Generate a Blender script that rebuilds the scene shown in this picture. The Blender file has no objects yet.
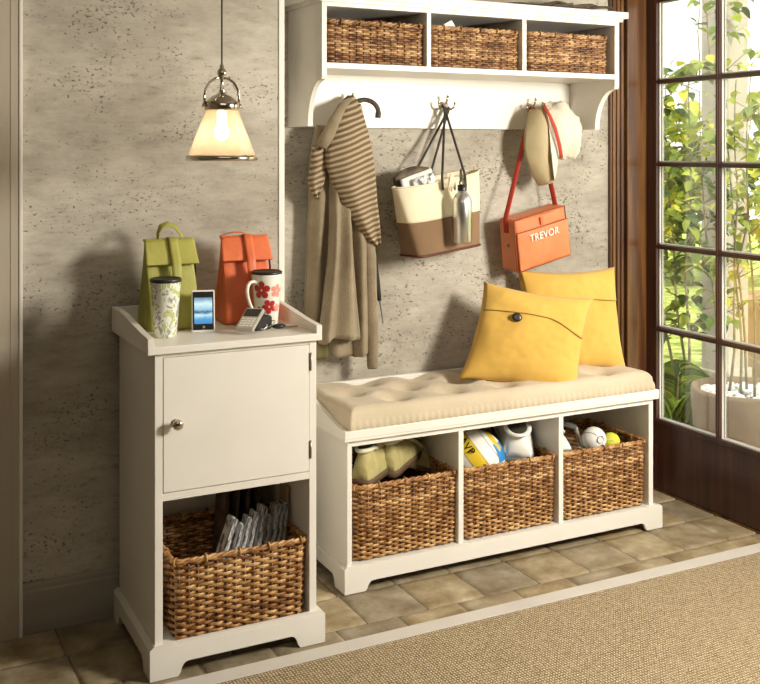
import bpy, bmesh, math, random
from mathutils import Vector, Matrix, Euler, noise as mnoise
random.seed(7)
C = bpy.context.scene.collection
PI = math.pi
sin, cos = math.sin, math.cos
def V(*a): return Vector(a)
def lerp(a, b, t): return a + (b - a) * t
def smooth(t):
    t = max(0, min(1, t)); return t * t * (3 - 2 * t)
def interp(tab, t):
    """piecewise interpolation of rows (key, v1, v2, ...)"""
    if t <= tab[0][0]: return tab[0][1:]
    for a, b in zip(tab, tab[1:]):
        if t <= b[0]:
            k = (t - a[0]) / (b[0] - a[0])
            return tuple(lerp(p, q, k) for p, q in zip(a[1:], b[1:]))
    return tab[-1][1:]

# ------------------------------------------------------------------ materials
def mat(name, color, rough=0.6, metal=0.0, emis=None, estr=0.0, coat=0.0, spec=0.5):
    m = bpy.data.materials.new(name); m.use_nodes = True
    b = m.node_tree.nodes['Principled BSDF']
    b.inputs['Base Color'].default_value = (*color, 1)
    b.inputs['Roughness'].default_value = rough
    b.inputs['Metallic'].default_value = metal
    b.inputs['Specular IOR Level'].default_value = spec
    b.inputs['Coat Weight'].default_value = coat
    if emis:
        b.inputs['Emission Color'].default_value = (*emis, 1)
        b.inputs['Emission Strength'].default_value = estr
    return m
def N(m, t, **kw):
    n = m.node_tree.nodes.new(t)
    for k, v in kw.items():
        if k in n.inputs: n.inputs[k].default_value = v
        else: setattr(n, k, v)
    return n
def L(m, a, ao, b, bi): m.node_tree.links.new(a.outputs[ao], b.inputs[bi])
def BS(m): return m.node_tree.nodes['Principled BSDF']
def coords(m, scale=(1, 1, 1), rot=(0, 0, 0), kind='Object'):
    t = N(m, 'ShaderNodeTexCoord'); mp = N(m, 'ShaderNodeMapping')
    mp.inputs['Scale'].default_value = scale; mp.inputs['Rotation'].default_value = rot
    L(m, t, kind, mp, 'Vector'); return mp
def ramp(m, stops):
    r = N(m, 'ShaderNodeValToRGB'); e = r.color_ramp.elements
    while len(e) < len(stops): e.new(0.5)
    for el, (p, c) in zip(e, stops):
        el.position = p; el.color = (*c, 1) if len(c) == 3 else c
    return r
def noisy(name, stops, scale=8, detail=6, rough=0.6, stretch=(1, 1, 1), bump=0.0, bscale=None, bdist=0.002, metal=0, rot=(0,0,0), spec=0.5, sheen=0.0, coat=0.0):
    m = mat(name, stops[0][1], rough, metal, spec=spec, coat=coat)
    mp = coords(m, stretch, rot)
    n = N(m, 'ShaderNodeTexNoise', Scale=scale, Detail=detail); L(m, mp, 'Vector', n, 'Vector')
    r = ramp(m, stops); L(m, n, 'Fac', r, 'Fac'); L(m, r, 'Color', BS(m), 'Base Color')
    if sheen: BS(m).inputs['Sheen Weight'].default_value = sheen
    if bump:
        n2 = N(m, 'ShaderNodeTexNoise', Scale=bscale or scale, Detail=4); L(m, mp, 'Vector', n2, 'Vector')
        b = N(m, 'ShaderNodeBump', Strength=bump, Distance=bdist); L(m, n2, 'Fac', b, 'Height'); L(m, b, 'Normal', BS(m), 'Normal')
    return m
def fabric(name, c1, c2, freq=900, bump=0.35, rough=0.9, var=6, bdist=0.001):
    """woven cloth: two crossed fine waves plus soft colour variation"""
    m = mat(name, c1, rough, spec=0.2)
    mp = coords(m)
    n = N(m, 'ShaderNodeTexNoise', Scale=var, Detail=5); L(m, mp, 'Vector', n, 'Vector')
    r = ramp(m, [(0.3, c1), (0.7, c2)]); L(m, n, 'Fac', r, 'Fac')
    mp2 = coords(m, (1, 1, 1))
    w = N(m, 'ShaderNodeTexNoise', Scale=freq, Detail=2); L(m, mp2, 'Vector', w, 'Vector')
    mx = N(m, 'ShaderNodeMix', data_type='RGBA', blend_type='OVERLAY'); mx.inputs[0].default_value = 0.35
    L(m, r, 'Color', mx, 6)
    g = N(m, 'ShaderNodeRGBToBW'); L(m, w, 'Color', g, 'Color'); L(m, g, 'Val', mx, 7)
    L(m, mx, 2, BS(m), 'Base Color')
    b = N(m, 'ShaderNodeBump', Strength=bump, Distance=bdist); L(m, w, 'Fac', b, 'Height'); L(m, b, 'Normal', BS(m), 'Normal')
    BS(m).inputs['Sheen Weight'].default_value = 0.15
    return m

M = {}
M['white'] = noisy('painted white wood', [(0.3, (0.76, 0.73, 0.665)), (0.7, (0.80, 0.77, 0.71))], 6, rough=0.38, bump=0.05, bscale=60)
def plaster():
    m = mat('skim plaster', (0.4, 0.36, 0.3), 0.85, spec=0.25)
    mp = coords(m, (1, 1, 1.7)); mpf = coords(m, (1, 1, 1.7))
    a = N(m, 'ShaderNodeTexNoise', Scale=1.7, Detail=8, Roughness=0.62); L(m, mp, 'Vector', a, 'Vector')
    ra = ramp(m, [(0.30, (0.27, 0.24, 0.195)), (0.46, (0.40, 0.365, 0.305)), (0.62, (0.54, 0.50, 0.43))]); L(m, a, 'Fac', ra, 'Fac')
    mph = coords(m, (1, 1, 3.4)); b = N(m, 'ShaderNodeTexNoise', Scale=15, Detail=9, Roughness=0.74); L(m, mph, 'Vector', b, 'Vector')
    rb = ramp(m, [(0.30, (0.50, 0.49, 0.48)), (0.42, (0.88, 0.88, 0.88)), (0.60, (1.06, 1.06, 1.06))]); L(m, b, 'Fac', rb, 'Fac')
    mx = N(m, 'ShaderNodeMix', data_type='RGBA', blend_type='MULTIPLY'); mx.inputs[0].default_value = 0.75
    L(m, ra, 'Color', mx, 6); L(m, rb, 'Color', mx, 7)
    # small pits, gathered in patches
    p = N(m, 'ShaderNodeTexNoise', Scale=75, Detail=3, Roughness=0.6); L(m, mpf, 'Vector', p, 'Vector')
    q = N(m, 'ShaderNodeTexNoise', Scale=3.5, Detail=3); L(m, mp, 'Vector', q, 'Vector')
    ad = N(m, 'ShaderNodeMath', operation='MULTIPLY_ADD'); ad.inputs[1].default_value = 0.45; L(m, q, 'Fac', ad, 0); L(m, p, 'Fac', ad, 2)
    rp = ramp(m, [(0.85, (1, 1, 1)), (0.92, (0.25, 0.23, 0.2))]); L(m, ad, 'Value', rp, 'Fac')
    mx2 = N(m, 'ShaderNodeMix', data_type='RGBA', blend_type='MULTIPLY'); mx2.inputs[0].default_value = 0.8
    L(m, mx, 2, mx2, 6); L(m, rp, 'Color', mx2, 7); L(m, mx2, 2, BS(m), 'Base Color')
    g = N(m, 'ShaderNodeRGBToBW'); L(m, mx2, 2, g, 'Color')
    bp = N(m, 'ShaderNodeBump', Strength=0.6, Distance=0.006); L(m, g, 'Val', bp, 'Height'); L(m, bp, 'Normal', BS(m), 'Normal')
    return m
M['plaster'] = plaster()
M['ceiling'] = mat('ceiling paint', (0.30, 0.27, 0.22), 0.9)
M['roomwall'] = mat('plain wall paint', (0.20, 0.175, 0.14), 0.9)
M['pilaster'] = noisy('grey beige trim paint', [(0.3, (0.44, 0.385, 0.30)), (0.7, (0.49, 0.43, 0.34))], 5, rough=0.6, bump=0.1, bscale=30, stretch=(1, 1, 0.3))
M['bead'] = mat('pale corner bead', (0.75, 0.72, 0.66), 0.5)
M['baseboard'] = noisy('weathered baseboard', [(0.3, (0.27, 0.24, 0.20)), (0.7, (0.36, 0.325, 0.275))], 4, rough=0.7, stretch=(0.4, 1, 3), bump=0.15, bscale=40)
def wood(name='red brown stained wood', c=((0.034, 0.010, 0.004), (0.10, 0.038, 0.010), (0.20, 0.092, 0.022))):
    m = mat(name, (0.1, 0.04, 0.015), 0.35, coat=0.25)
    mp = coords(m, (14, 14, 0.8))
    n = N(m, 'ShaderNodeTexNoise', Scale=2.2, Detail=8, Roughness=0.6, Distortion=0.4); L(m, mp, 'Vector', n, 'Vector')
    r = ramp(m, [(0.28, c[0]), (0.5, c[1]), (0.72, c[2])]); L(m, n, 'Fac', r, 'Fac'); L(m, r, 'Color', BS(m), 'Base Color')
    b = N(m, 'ShaderNodeBump', Strength=0.15, Distance=0.002); L(m, n, 'Fac', b, 'Height'); L(m, b, 'Normal', BS(m), 'Normal')
    return m
M['wood'] = wood(); M['doorwood'] = wood('dark mahogany', ((0.020, 0.005, 0.004), (0.048, 0.014, 0.008), (0.085, 0.028, 0.013)))
def tile():
    m = mat('stone floor tiles', (0.2, 0.16, 0.1), 0.5, spec=0.4)
    g = N(m, 'ShaderNodeNewGeometry')
    mp = coords(m)
    n = N(m, 'ShaderNodeTexNoise', Scale=9, Detail=9, Roughness=0.65); L(m, mp, 'Vector', n, 'Vector')
    r = ramp(m, [(0.25, (0.13, 0.09, 0.045)), (0.43, (0.25, 0.19, 0.11)), (0.57, (0.35, 0.285, 0.185)), (0.76, (0.52, 0.44, 0.32))]); L(m, n, 'Fac', r, 'Fac')
    hs = N(m, 'ShaderNodeHueSaturation'); L(m, r, 'Color', hs, 'Color')
    mr = N(m, 'ShaderNodeMapRange'); mr.inputs['To Min'].default_value = 0.82; mr.inputs['To Max'].default_value = 1.12
    L(m, g, 'Random Per Island', mr, 'Value'); L(m, mr, 'Result', hs, 'Value')
    mr2 = N(m, 'ShaderNodeMapRange'); mr2.inputs['To Min'].default_value = 0.92; mr2.inputs['To Max'].default_value = 1.12
    L(m, g, 'Random Per Island', mr2, 'Value'); L(m, mr2, 'Result', hs, 'Saturation')
    L(m, hs, 'Color', BS(m), 'Base Color')
    n2 = N(m, 'ShaderNodeTexNoise', Scale=14, Detail=8, Roughness=0.7); L(m, mp, 'Vector', n2, 'Vector')
    b = N(m, 'ShaderNodeBump', Strength=0.55, Distance=0.006); L(m, n2, 'Fac', b, 'Height'); L(m, b, 'Normal', BS(m), 'Normal')
    return m
M['tile'] = tile()
M['grout'] = noisy('dark grout', [(0.3, (0.10, 0.078, 0.05)), (0.7, (0.26, 0.21, 0.14))], 20, rough=0.95)
def sisal():
    m = mat('woven sisal', (0.3, 0.22, 0.12), 0.95, spec=0.1)
    mp = coords(m, (1, 1, 1), (0, 0, math.radians(0)))
    w1 = N(m, 'ShaderNodeTexWave', Scale=36, Distortion=2.2, Detail=2); w1.inputs['Detail Scale'].default_value = 3.0; w1.bands_direction = 'X'; L(m, mp, 'Vector', w1, 'Vector')
    w2 = N(m, 'ShaderNodeTexWave', Scale=30, Distortion=2.2, Detail=2); w2.inputs['Detail Scale'].default_value = 3.0; w2.bands_direction = 'Y'; L(m, mp, 'Vector', w2, 'Vector')
    mu = N(m, 'ShaderNodeMath', operation='MULTIPLY'); L(m, w1, 'Fac', mu, 0); L(m, w2, 'Fac', mu, 1)
    n = N(m, 'ShaderNodeTexNoise', Scale=120, Detail=4); L(m, mp, 'Vector', n, 'Vector')
    ad = N(m, 'ShaderNodeMath', operation='ADD'); L(m, mu, 'Value', ad, 0); L(m, n, 'Fac', ad, 1)
    r = ramp(m, [(0.40, (0.20, 0.145, 0.078)), (0.75, (0.39, 0.30, 0.18)), (1.05, (0.60, 0.49, 0.33))]); L(m, ad, 'Value', r, 'Fac'); L(m, r, 'Color', BS(m), 'Base Color')
    b = N(m, 'ShaderNodeBump', Strength=0.8, Distance=0.004); L(m, ad, 'Value', b, 'Height'); L(m, b, 'Normal', BS(m), 'Normal')
    return m
M['sisal'] = sisal()
M['rugborder'] = fabric('cotton rug binding', (0.52, 0.48, 0.43), (0.58, 0.54, 0.48), 500, 0.4)
def wicker(name, c0, c1, c2):
    m = mat(name, c1, 0.42, spec=0.5)
    mp = coords(m)
    n = N(m, 'ShaderNodeTexNoise', Scale=38, Detail=4, Roughness=0.6); L(m, mp, 'Vector', n, 'Vector')
    g = N(m, 'ShaderNodeNewGeometry'); 
    mr = N(m, 'ShaderNodeMath', operation='MULTIPLY_ADD'); mr.inputs[1].default_value = 0.22; L(m, g, 'Random Per Island', mr, 0); L(m, n, 'Fac', mr, 2)
    r = ramp(m, [(0.42, c0), (0.6, c1), (0.82, c2)]); L(m, mr, 'Value', r, 'Fac'); L(m, r, 'Color', BS(m), 'Base Color')
    n2 = N(m, 'ShaderNodeTexNoise', Scale=300, Detail=2); L(m, mp, 'Vector', n2, 'Vector')
    b = N(m, 'ShaderNodeBump', Strength=0.25, Distance=0.001); L(m, n2, 'Fac', b, 'Height'); L(m, b, 'Normal', BS(m), 'Normal')
    return m
M['wicker'] = wicker('woven abaca', (0.13, 0.05, 0.014), (0.36, 0.165, 0.05), (0.70, 0.44, 0.19))
M['wickerdark'] = wicker('dark wicker', (0.06, 0.022, 0.009), (0.16, 0.068, 0.024), (0.34, 0.19, 0.085))
M['wickershelf'] = wicker('shelf basket wicker', (0.09, 0.033, 0.012), (0.27, 0.125, 0.045), (0.60, 0.38, 0.18))
M['linen'] = fabric('natural linen cushion', (0.50, 0.42, 0.30), (0.58, 0.49, 0.36), 700, 0.3)
M['button'] = mat('shade darkened linen', (0.3, 0.235, 0.16), 0.9)  # darker than the cover, paints contact shade into the tuft dimples
M['yellow'] = fabric('mustard yellow linen', (0.60, 0.365, 0.075), (0.68, 0.43, 0.10), 600, 0.3)
M['piping'] = mat('mustard seam', (0.25, 0.15, 0.03), 0.9)
M['darkwoodbtn'] = mat('dark coconut button', (0.02, 0.014, 0.01), 0.3)
M['chrome'] = mat('polished nickel', (0.62, 0.56, 0.47), 0.15, 1.0)
M['brass'] = mat('brushed nickel hinge', (0.35, 0.31, 0.24), 0.3, 1.0)
M['black'] = mat('black plastic', (0.012, 0.012, 0.012), 0.35)
M['blackcloth'] = mat('black webbing', (0.02, 0.018, 0.016), 0.85)
M['green'] = noisy('olive green nylon', [(0.3, (0.27, 0.265, 0.04)), (0.7, (0.40, 0.38, 0.085))], 10, rough=0.55, bump=0.5, bscale=26, bdist=0.006)
M['orange'] = noisy('orange nylon', [(0.3, (0.60, 0.115, 0.035)), (0.7, (0.72, 0.17, 0.06))], 10, rough=0.5, bump=0.5, bscale=26, bdist=0.006)
M['orange2'] = noisy('orange canvas', [(0.3, (0.58, 0.17, 0.06)), (0.7, (0.68, 0.225, 0.09))], 10, rough=0.5, bump=0.5, bscale=28, bdist=0.005)
M['redstrap'] = mat('red webbing strap', (0.42, 0.035, 0.02), 0.75)
M['redseam'] = mat('dark orange seam', (0.30, 0.06, 0.02), 0.7)
M['thread'] = mat('white embroidery', (0.85, 0.80, 0.72), 0.6)
M['paper'] = noisy('printed paper', [(0.42, (0.10, 0.10, 0.11)), (0.49, (0.5, 0.5, 0.5)), (0.58, (0.85, 0.84, 0.8))], 50, rough=0.7, stretch=(1, 1, 0.55))
M['paperwhite'] = mat('white paper', (0.82, 0.80, 0.75), 0.7)
M['paperdark'] = noisy('brown magazine covers', [(0.4, (0.05, 0.035, 0.02)), (0.6, (0.16, 0.11, 0.07))], 20, rough=0.6)
M['card'] = mat('tan card folder', (0.32, 0.23, 0.12), 0.8)
M['handle'] = mat('dark leather cord', (0.025, 0.017, 0.012), 0.6)
M['totecream'] = fabric('cream canvas', (0.70, 0.62, 0.44), (0.78, 0.70, 0.52), 500, 0.4)
M['totebrown'] = fabric('brown woven canvas', (0.19, 0.115, 0.065), (0.25, 0.155, 0.09), 420, 0.8)
M['totetrim'] = mat('dark red leather trim', (0.10, 0.025, 0.018), 0.5)
M['alu'] = mat('brushed aluminium', (0.66, 0.66, 0.65), 0.28, 1.0)
M['coat'] = fabric('boiled wool', (0.235, 0.185, 0.12), (0.325, 0.265, 0.18), 260, 0.7, var=14, bdist=0.003)
M['lining'] = mat('olive coat lining', (0.13, 0.115, 0.04), 0.9)
def ribbed():
    m = mat('ribbed knit', (0.3, 0.22, 0.13), 0.95, spec=0.1)
    mp = coords(m, (1, 1, 1), (0, math.radians(19), 0))
    w = N(m, 'ShaderNodeTexWave', Scale=17, Distortion=1.6, Detail=1); w.inputs['Detail Scale'].default_value = 0.5; w.bands_direction = 'Z'; L(m, mp, 'Vector', w, 'Vector')
    r = ramp(m, [(0.1, (0.17, 0.11, 0.065)), (0.5, (0.30, 0.225, 0.145)), (0.9, (0.44, 0.36, 0.245))]); L(m, w, 'Fac', r, 'Fac'); L(m, r, 'Color', BS(m), 'Base Color')
    b = N(m, 'ShaderNodeBump', Strength=0.8, Distance=0.006); L(m, w, 'Fac', b, 'Height'); L(m, b, 'Normal', BS(m), 'Normal')
    return m
M['rib'] = ribbed()
M['cap'] = fabric('beige cotton twill', (0.44, 0.36, 0.21), (0.52, 0.43, 0.27), 600, 0.3)
M['capwhite'] = fabric('off white cotton', (0.56, 0.52, 0.42), (0.68, 0.64, 0.54), 600, 0.3)
M['shoe'] = noisy('olive suede', [(0.3, (0.36, 0.31, 0.12)), (0.7, (0.48, 0.42, 0.19))], 30, rough=0.85, bump=0.2, bscale=200)
M['shoecream'] = mat('cream shoe leather', (0.70, 0.67, 0.50), 0.6)
M['shoewhite'] = mat('white shoe leather', (0.75, 0.74, 0.7), 0.5)
M['shoedark'] = mat('dark shoe lining', (0.03, 0.025, 0.015), 0.9)
M['sole'] = mat('brown rubber sole', (0.12, 0.07, 0.035), 0.7)
M['ballwhite'] = mat('white ball leather', (0.78, 0.77, 0.73), 0.45)
M['tennis'] = mat('yellow felt', (0.62, 0.62, 0.05), 0.95)
M['grey'] = mat('grey rubber grip', (0.16, 0.16, 0.15), 0.5)
M['silver'] = mat('silver plastic', (0.52, 0.49, 0.42), 0.35, 0.4)
M['maroon'] = mat('maroon cloth', (0.12, 0.02, 0.02), 0.9)
M['twig'] = noisy('dark driftwood', [(0.3, (0.03, 0.022, 0.015)), (0.7, (0.13, 0.10, 0.07))], 20, rough=0.8)
M['interior'] = mat('back panel with painted shade', (0.15, 0.13, 0.11), 0.7)  # dark colour paints in the shade at the back of the shelf cubbies
M['pot'] = noisy('weathered clay pot', [(0.3, (0.15, 0.10, 0.055)), (0.55, (0.23, 0.16, 0.095)), (0.75, (0.18, 0.145, 0.08))], 5, rough=0.85, bump=0.3, bscale=60)
M['pebble'] = mat('pale pebbles', (0.66, 0.66, 0.64), 0.6)
M['lawn'] = noisy('lawn', [(0.3, (0.14, 0.22, 0.03)), (0.5, (0.34, 0.42, 0.07)), (0.7, (0.6, 0.62, 0.25))], 9, rough=0.9)
M['paving'] = noisy('pale paving', [(0.3, (0.5, 0.45, 0.34)), (0.7, (0.7, 0.65, 0.52))], 6, rough=0.8)  # pale tan tone varied by noise
M['stone'] = noisy('limestone column', [(0.3, (0.38, 0.34, 0.26)), (0.7, (0.52, 0.48, 0.39))], 4, rough=0.85, bump=0.2, bscale=30)
M['tanwall'] = noisy('tan garden wall', [(0.3, (0.30, 0.20, 0.10)), (0.7, (0.42, 0.29, 0.15))], 4, rough=0.85)
M['bark'] = noisy('vine bark', [(0.3, (0.16, 0.13, 0.07)), (0.7, (0.34, 0.3, 0.17))], 20, rough=0.9)
def leafmat(name, a, b, c):
    m = mat(name, a, 0.5)
    g = N(m, 'ShaderNodeNewGeometry')
    r = ramp(m, [(0.0, a), (0.5, b), (1.0, c)]); L(m, g, 'Random Per Island', r, 'Fac'); L(m, r, 'Color', BS(m), 'Base Color')
    t = N(m, 'ShaderNodeBsdfTranslucent'); L(m, r, 'Color', t, 'Color')
    mx = N(m, 'ShaderNodeMixShader'); mx.inputs[0].default_value = 0.3
    L(m, BS(m), 'BSDF', mx, 1); L(m, t, 'BSDF', mx, 2)
    out = m.node_tree.nodes['Material Output']; L(m, mx, 'Shader', out, 'Surface')
    return m
M['leaf'] = leafmat('vine leaves', (0.02, 0.055, 0.01), (0.07, 0.14, 0.018), (0.36, 0.44, 0.04))
M['leafdark'] = leafmat('dark leaves', (0.02, 0.04, 0.012), (0.05, 0.10, 0.02), (0.14, 0.22, 0.04))
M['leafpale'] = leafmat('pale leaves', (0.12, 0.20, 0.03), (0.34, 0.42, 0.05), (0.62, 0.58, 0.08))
M['palm'] = leafmat('palm fronds', (0.03, 0.09, 0.01), (0.14, 0.26, 0.02), (0.42, 0.52, 0.05))
def glass(name, tint=(1, 1, 1), gloss=0.06, rough=0.0, extra=None):
    m = bpy.data.materials.new(name); m.use_nodes = True; nt = m.node_tree; nt.nodes.clear()
    o = N(m, 'ShaderNodeOutputMaterial'); t = N(m, 'ShaderNodeBsdfTransparent', Color=(*tint, 1)); g = N(m, 'ShaderNodeBsdfGlossy', Roughness=rough)
    fr = N(m, 'ShaderNodeFresnel', IOR=1.45)
    mm = N(m, 'ShaderNodeMath', operation='MULTIPLY'); mm.inputs[1].default_value = gloss * 16; L(m, fr, 'Fac', mm, 0)
    mx = N(m, 'ShaderNodeMixShader'); L(m, mm, 'Value', mx, 0); L(m, t, 'BSDF', mx, 1); L(m, g, 'BSDF', mx, 2)
    last = mx
    if extra:
        tr = N(m, 'ShaderNodeBsdfTranslucent', Color=(*extra[0], 1)); m2 = N(m, 'ShaderNodeMixShader'); m2.inputs[0].default_value = extra[1]
        L(m, mx, 'Shader', m2, 1); L(m, tr, 'BSDF', m2, 2); last = m2
    L(m, last, 'Shader', o, 'Surface'); return m
M['glass'] = glass('window glass', (0.985, 0.99, 0.985), 0.02)
M['shade'] = glass('ribbed lamp glass', (0.97, 0.93, 0.85), 0.06, 0.15, ((1.0, 0.90, 0.74), 0.22))
M['bulb'] = mat('lit bulb', (1, 0.8, 0.5), 0.5, emis=(1, 0.80, 0.55), estr=4)

# ------------------------------------------------------------------ mesh builder
class MB:
    def __init__(s): s.v = []; s.f = []; s.sm = []; s.mi = []
    def add(s, vs, fs, smooth=False, mi=0, mtx=None):
        o = len(s.v)
        s.v += [tuple((mtx @ Vector(p)) if mtx else p) for p in vs]
        for f in fs: s.f.append([i + o for i in f]); s.sm.append(smooth); s.mi.append(mi)
        return s
    def bm(s, b, smooth=False, mi=0, mtx=None):
        b.verts.index_update()
        s.add([v.co[:] for v in b.verts], [[v.index for v in f.verts] for f in b.faces], smooth, mi, mtx); b.free(); return s
    def box(s, x0, x1, y0, y1, z0, z1, bev=0.0, mi=0, mtx=None, seg=2):
        b = bmesh.new(); bmesh.ops.create_cube(b, size=1)
        for v in b.verts: v.co = V((x0 + x1) / 2 + v.co.x * (x1 - x0), (y0 + y1) / 2 + v.co.y * (y1 - y0), (z0 + z1) / 2 + v.co.z * (z1 - z0))
        if bev: bmesh.ops.bevel(b, geom=b.edges[:], offset=bev, segments=seg, profile=0.7, affect='EDGES')
        return s.bm(b, False, mi, mtx)
    def prism(s, poly, axis, a, b, mi=0, bev=0.0, mtx=None, sm=False):
        """2D polygon extruded along axis ('x': poly=(y,z), 'y': poly=(x,z), 'z': poly=(x,y)) from a to b"""
        bmx = bmesh.new()
        def P(p, t): return {'x': (t, p[0], p[1]), 'y': (p[0], t, p[1]), 'z': (p[0], p[1], t)}[axis]
        lo = [bmx.verts.new(P(p, a)) for p in poly]; hi = [bmx.verts.new(P(p, b)) for p in poly]
        n = len(poly)
        bmx.faces.new(lo); bmx.faces.new(hi[::-1])
        for i in range(n): bmx.faces.new([lo[i], hi[i], hi[(i + 1) % n], lo[(i + 1) % n]])
        bmesh.ops.recalc_face_normals(bmx, faces=bmx.faces[:])
        if bev: bmesh.ops.bevel(bmx, geom=bmx.edges[:], offset=bev, segments=2, profile=0.7, affect='EDGES')
        return s.bm(bmx, sm, mi, mtx)
    def rings(s, rings, caps=True, closed=True, smooth=True, mi=0, mtx=None, loop=False):
        n = len(rings[0]); vs = [p for r in rings for p in r]; fs = []
        m = len(rings)
        for i in range(m if loop else m - 1):
            j = (i + 1) % m
            for k in range(n if closed else n - 1):
                fs.append([i * n + k, i * n + (k + 1) % n, j * n + (k + 1) % n, j * n + k])
        if caps and closed and not loop:
            fs.append(list(range(n))[::-1]); fs.append([(m - 1) * n + k for k in range(n)])
        return s.add(vs, fs, smooth, mi, mtx)
    def tube(s, pts, rad, n=8, caps=True, loop=False, mi=0, flat=1.0, up=None, mtx=None):
        pts = [Vector(p) for p in pts]; m = len(pts)
        rd = rad if isinstance(rad, (list, tuple)) else [rad] * m
        rs = []; prev = None
        for i, p in enumerate(pts):
            if loop: d = pts[(i + 1) % m] - pts[i - 1]
            else: d = pts[min(i + 1, m - 1)] - pts[max(i - 1, 0)]
            d = d.normalized() if d.length > 1e-9 else V(0, 0, 1)
            if up is not None: a = Vector(up) - d * d.dot(Vector(up)); a = a.normalized() if a.length > 1e-5 else d.orthogonal().normalized()
            elif prev is None: a = d.orthogonal().normalized()
            else: a = (prev - d * d.dot(prev)).normalized()
            prev = a; b = d.cross(a)
            rs.append([tuple(p + (a * cos(t) + b * sin(t) * flat) * rd[i]) for t in [2 * PI * k / n for k in range(n)]])
        return s.rings(rs, caps, True, True, mi, mtx, loop)
    def lathe(s, prof, c=(0, 0, 0), n=32, mi=0, caps=False, mtx=None, sm=True, ripple=None):
        rs = []
        for r, z in prof:
            ring = []
            for k in range(n):
                t = 2 * PI * k / n; rr = r * (1 + (ripple[1] * (1 if k % 2 else -1) if ripple else 0))
                ring.append((c[0] + rr * cos(t), c[1] + rr * sin(t), c[2] + z))
            rs.append(ring)
        return s.rings(rs, caps, True, sm, mi, mtx)
    def ball(s, c, r, n=16, mi=0, sc=(1, 1, 1), mtx=None):
        b = bmesh.new(); bmesh.ops.create_uvsphere(b, u_segments=n, v_segments=max(6, n // 2 + 2), radius=1)
        for v in b.verts: v.co = V(c[0] + v.co.x * r * sc[0], c[1] + v.co.y * r * sc[1], c[2] + v.co.z * r * sc[2])
        return s.bm(b, True, mi, mtx)
    def grid(s, fn, nu, nv, mi=0, smooth=True, mtx=None):
        vs = [fn(i / nu, j / nv) for j in range(nv + 1) for i in range(nu + 1)]
        w = nu + 1
        fs = [[j * w + i, j * w + i + 1, (j + 1) * w + i + 1, (j + 1) * w + i] for j in range(nv) for i in range(nu)]
        return s.add(vs, fs, smooth, mi, mtx)
    def build(s, name, m, parent=None, origin=None):
        me = bpy.data.meshes.new(name); me.from_pydata(s.v, [], s.f)
        ms = m if isinstance(m, (list, tuple)) else [m]
        for q in ms: me.materials.append(M[q] if isinstance(q, str) else q)
        me.polygons.foreach_set('use_smooth', s.sm); me.polygons.foreach_set('material_index', s.mi)
        me.update()
        o = bpy.data.objects.new(name, me); C.objects.link(o)
        if parent: o.parent = parent
        return o
def solid(o, th, off=0):
    """give an open sheet thickness"""
    b = bmesh.new(); b.from_mesh(o.data)
    bmesh.ops.recalc_face_normals(b, faces=b.faces[:])
    bmesh.ops.solidify(b, geom=b.faces[:], thickness=th)
    for f in b.faces: f.smooth = True
    b.to_mesh(o.data); b.free(); return o
def tag(o, label, cat, group=None, kind=None):
    if label: o['label'] = label
    if cat: o['category'] = cat
    if group: o['group'] = group
    if kind: o['kind'] = kind
    return o
def thing(name, label, cat, loc=(0, 0, 0), rz=0, group=None, rot=None):
    o = bpy.data.objects.new(name, None); C.objects.link(o); o.location = loc; o.rotation_euler = rot or (0, 0, rz); o.empty_display_size = 0.05
    return tag(o, label, cat, group)
def struct(o): o['kind'] = 'structure'; return o
def dup(root, loc, rz, label):
    r = root.copy(); C.objects.link(r); r.location = loc; r.rotation_euler = (0, 0, rz); r['label'] = label
    for ch in list(root.children):
        c = ch.copy(); C.objects.link(c); c.parent = r
        for g in list(ch.children):
            d = g.copy(); C.objects.link(d); d.parent = c
    return r
def textmesh(name, txt, size, depth, m, parent, mtx):
    cu = bpy.data.curves.new(name + '_curve', 'FONT'); cu.body = txt; cu.size = size; cu.extrude = depth; cu.align_x = 'CENTER'; cu.align_y = 'CENTER'; cu.space_character = 1.05
    ob = bpy.data.objects.new('lettering_source', cu); C.objects.link(ob)
    me = bpy.data.meshes.new_from_object(ob); bpy.data.objects.remove(ob)
    me.materials.clear(); me.materials.append(M[m])
    me.transform(mtx)
    o = bpy.data.objects.new(name, me); C.objects.link(o); o.parent = parent; return o

# ================================================================== THE ROOM
YB = 3.35; XR = 2.93; YP = 3.108; XP = 1.236; ZC = 2.62
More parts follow.
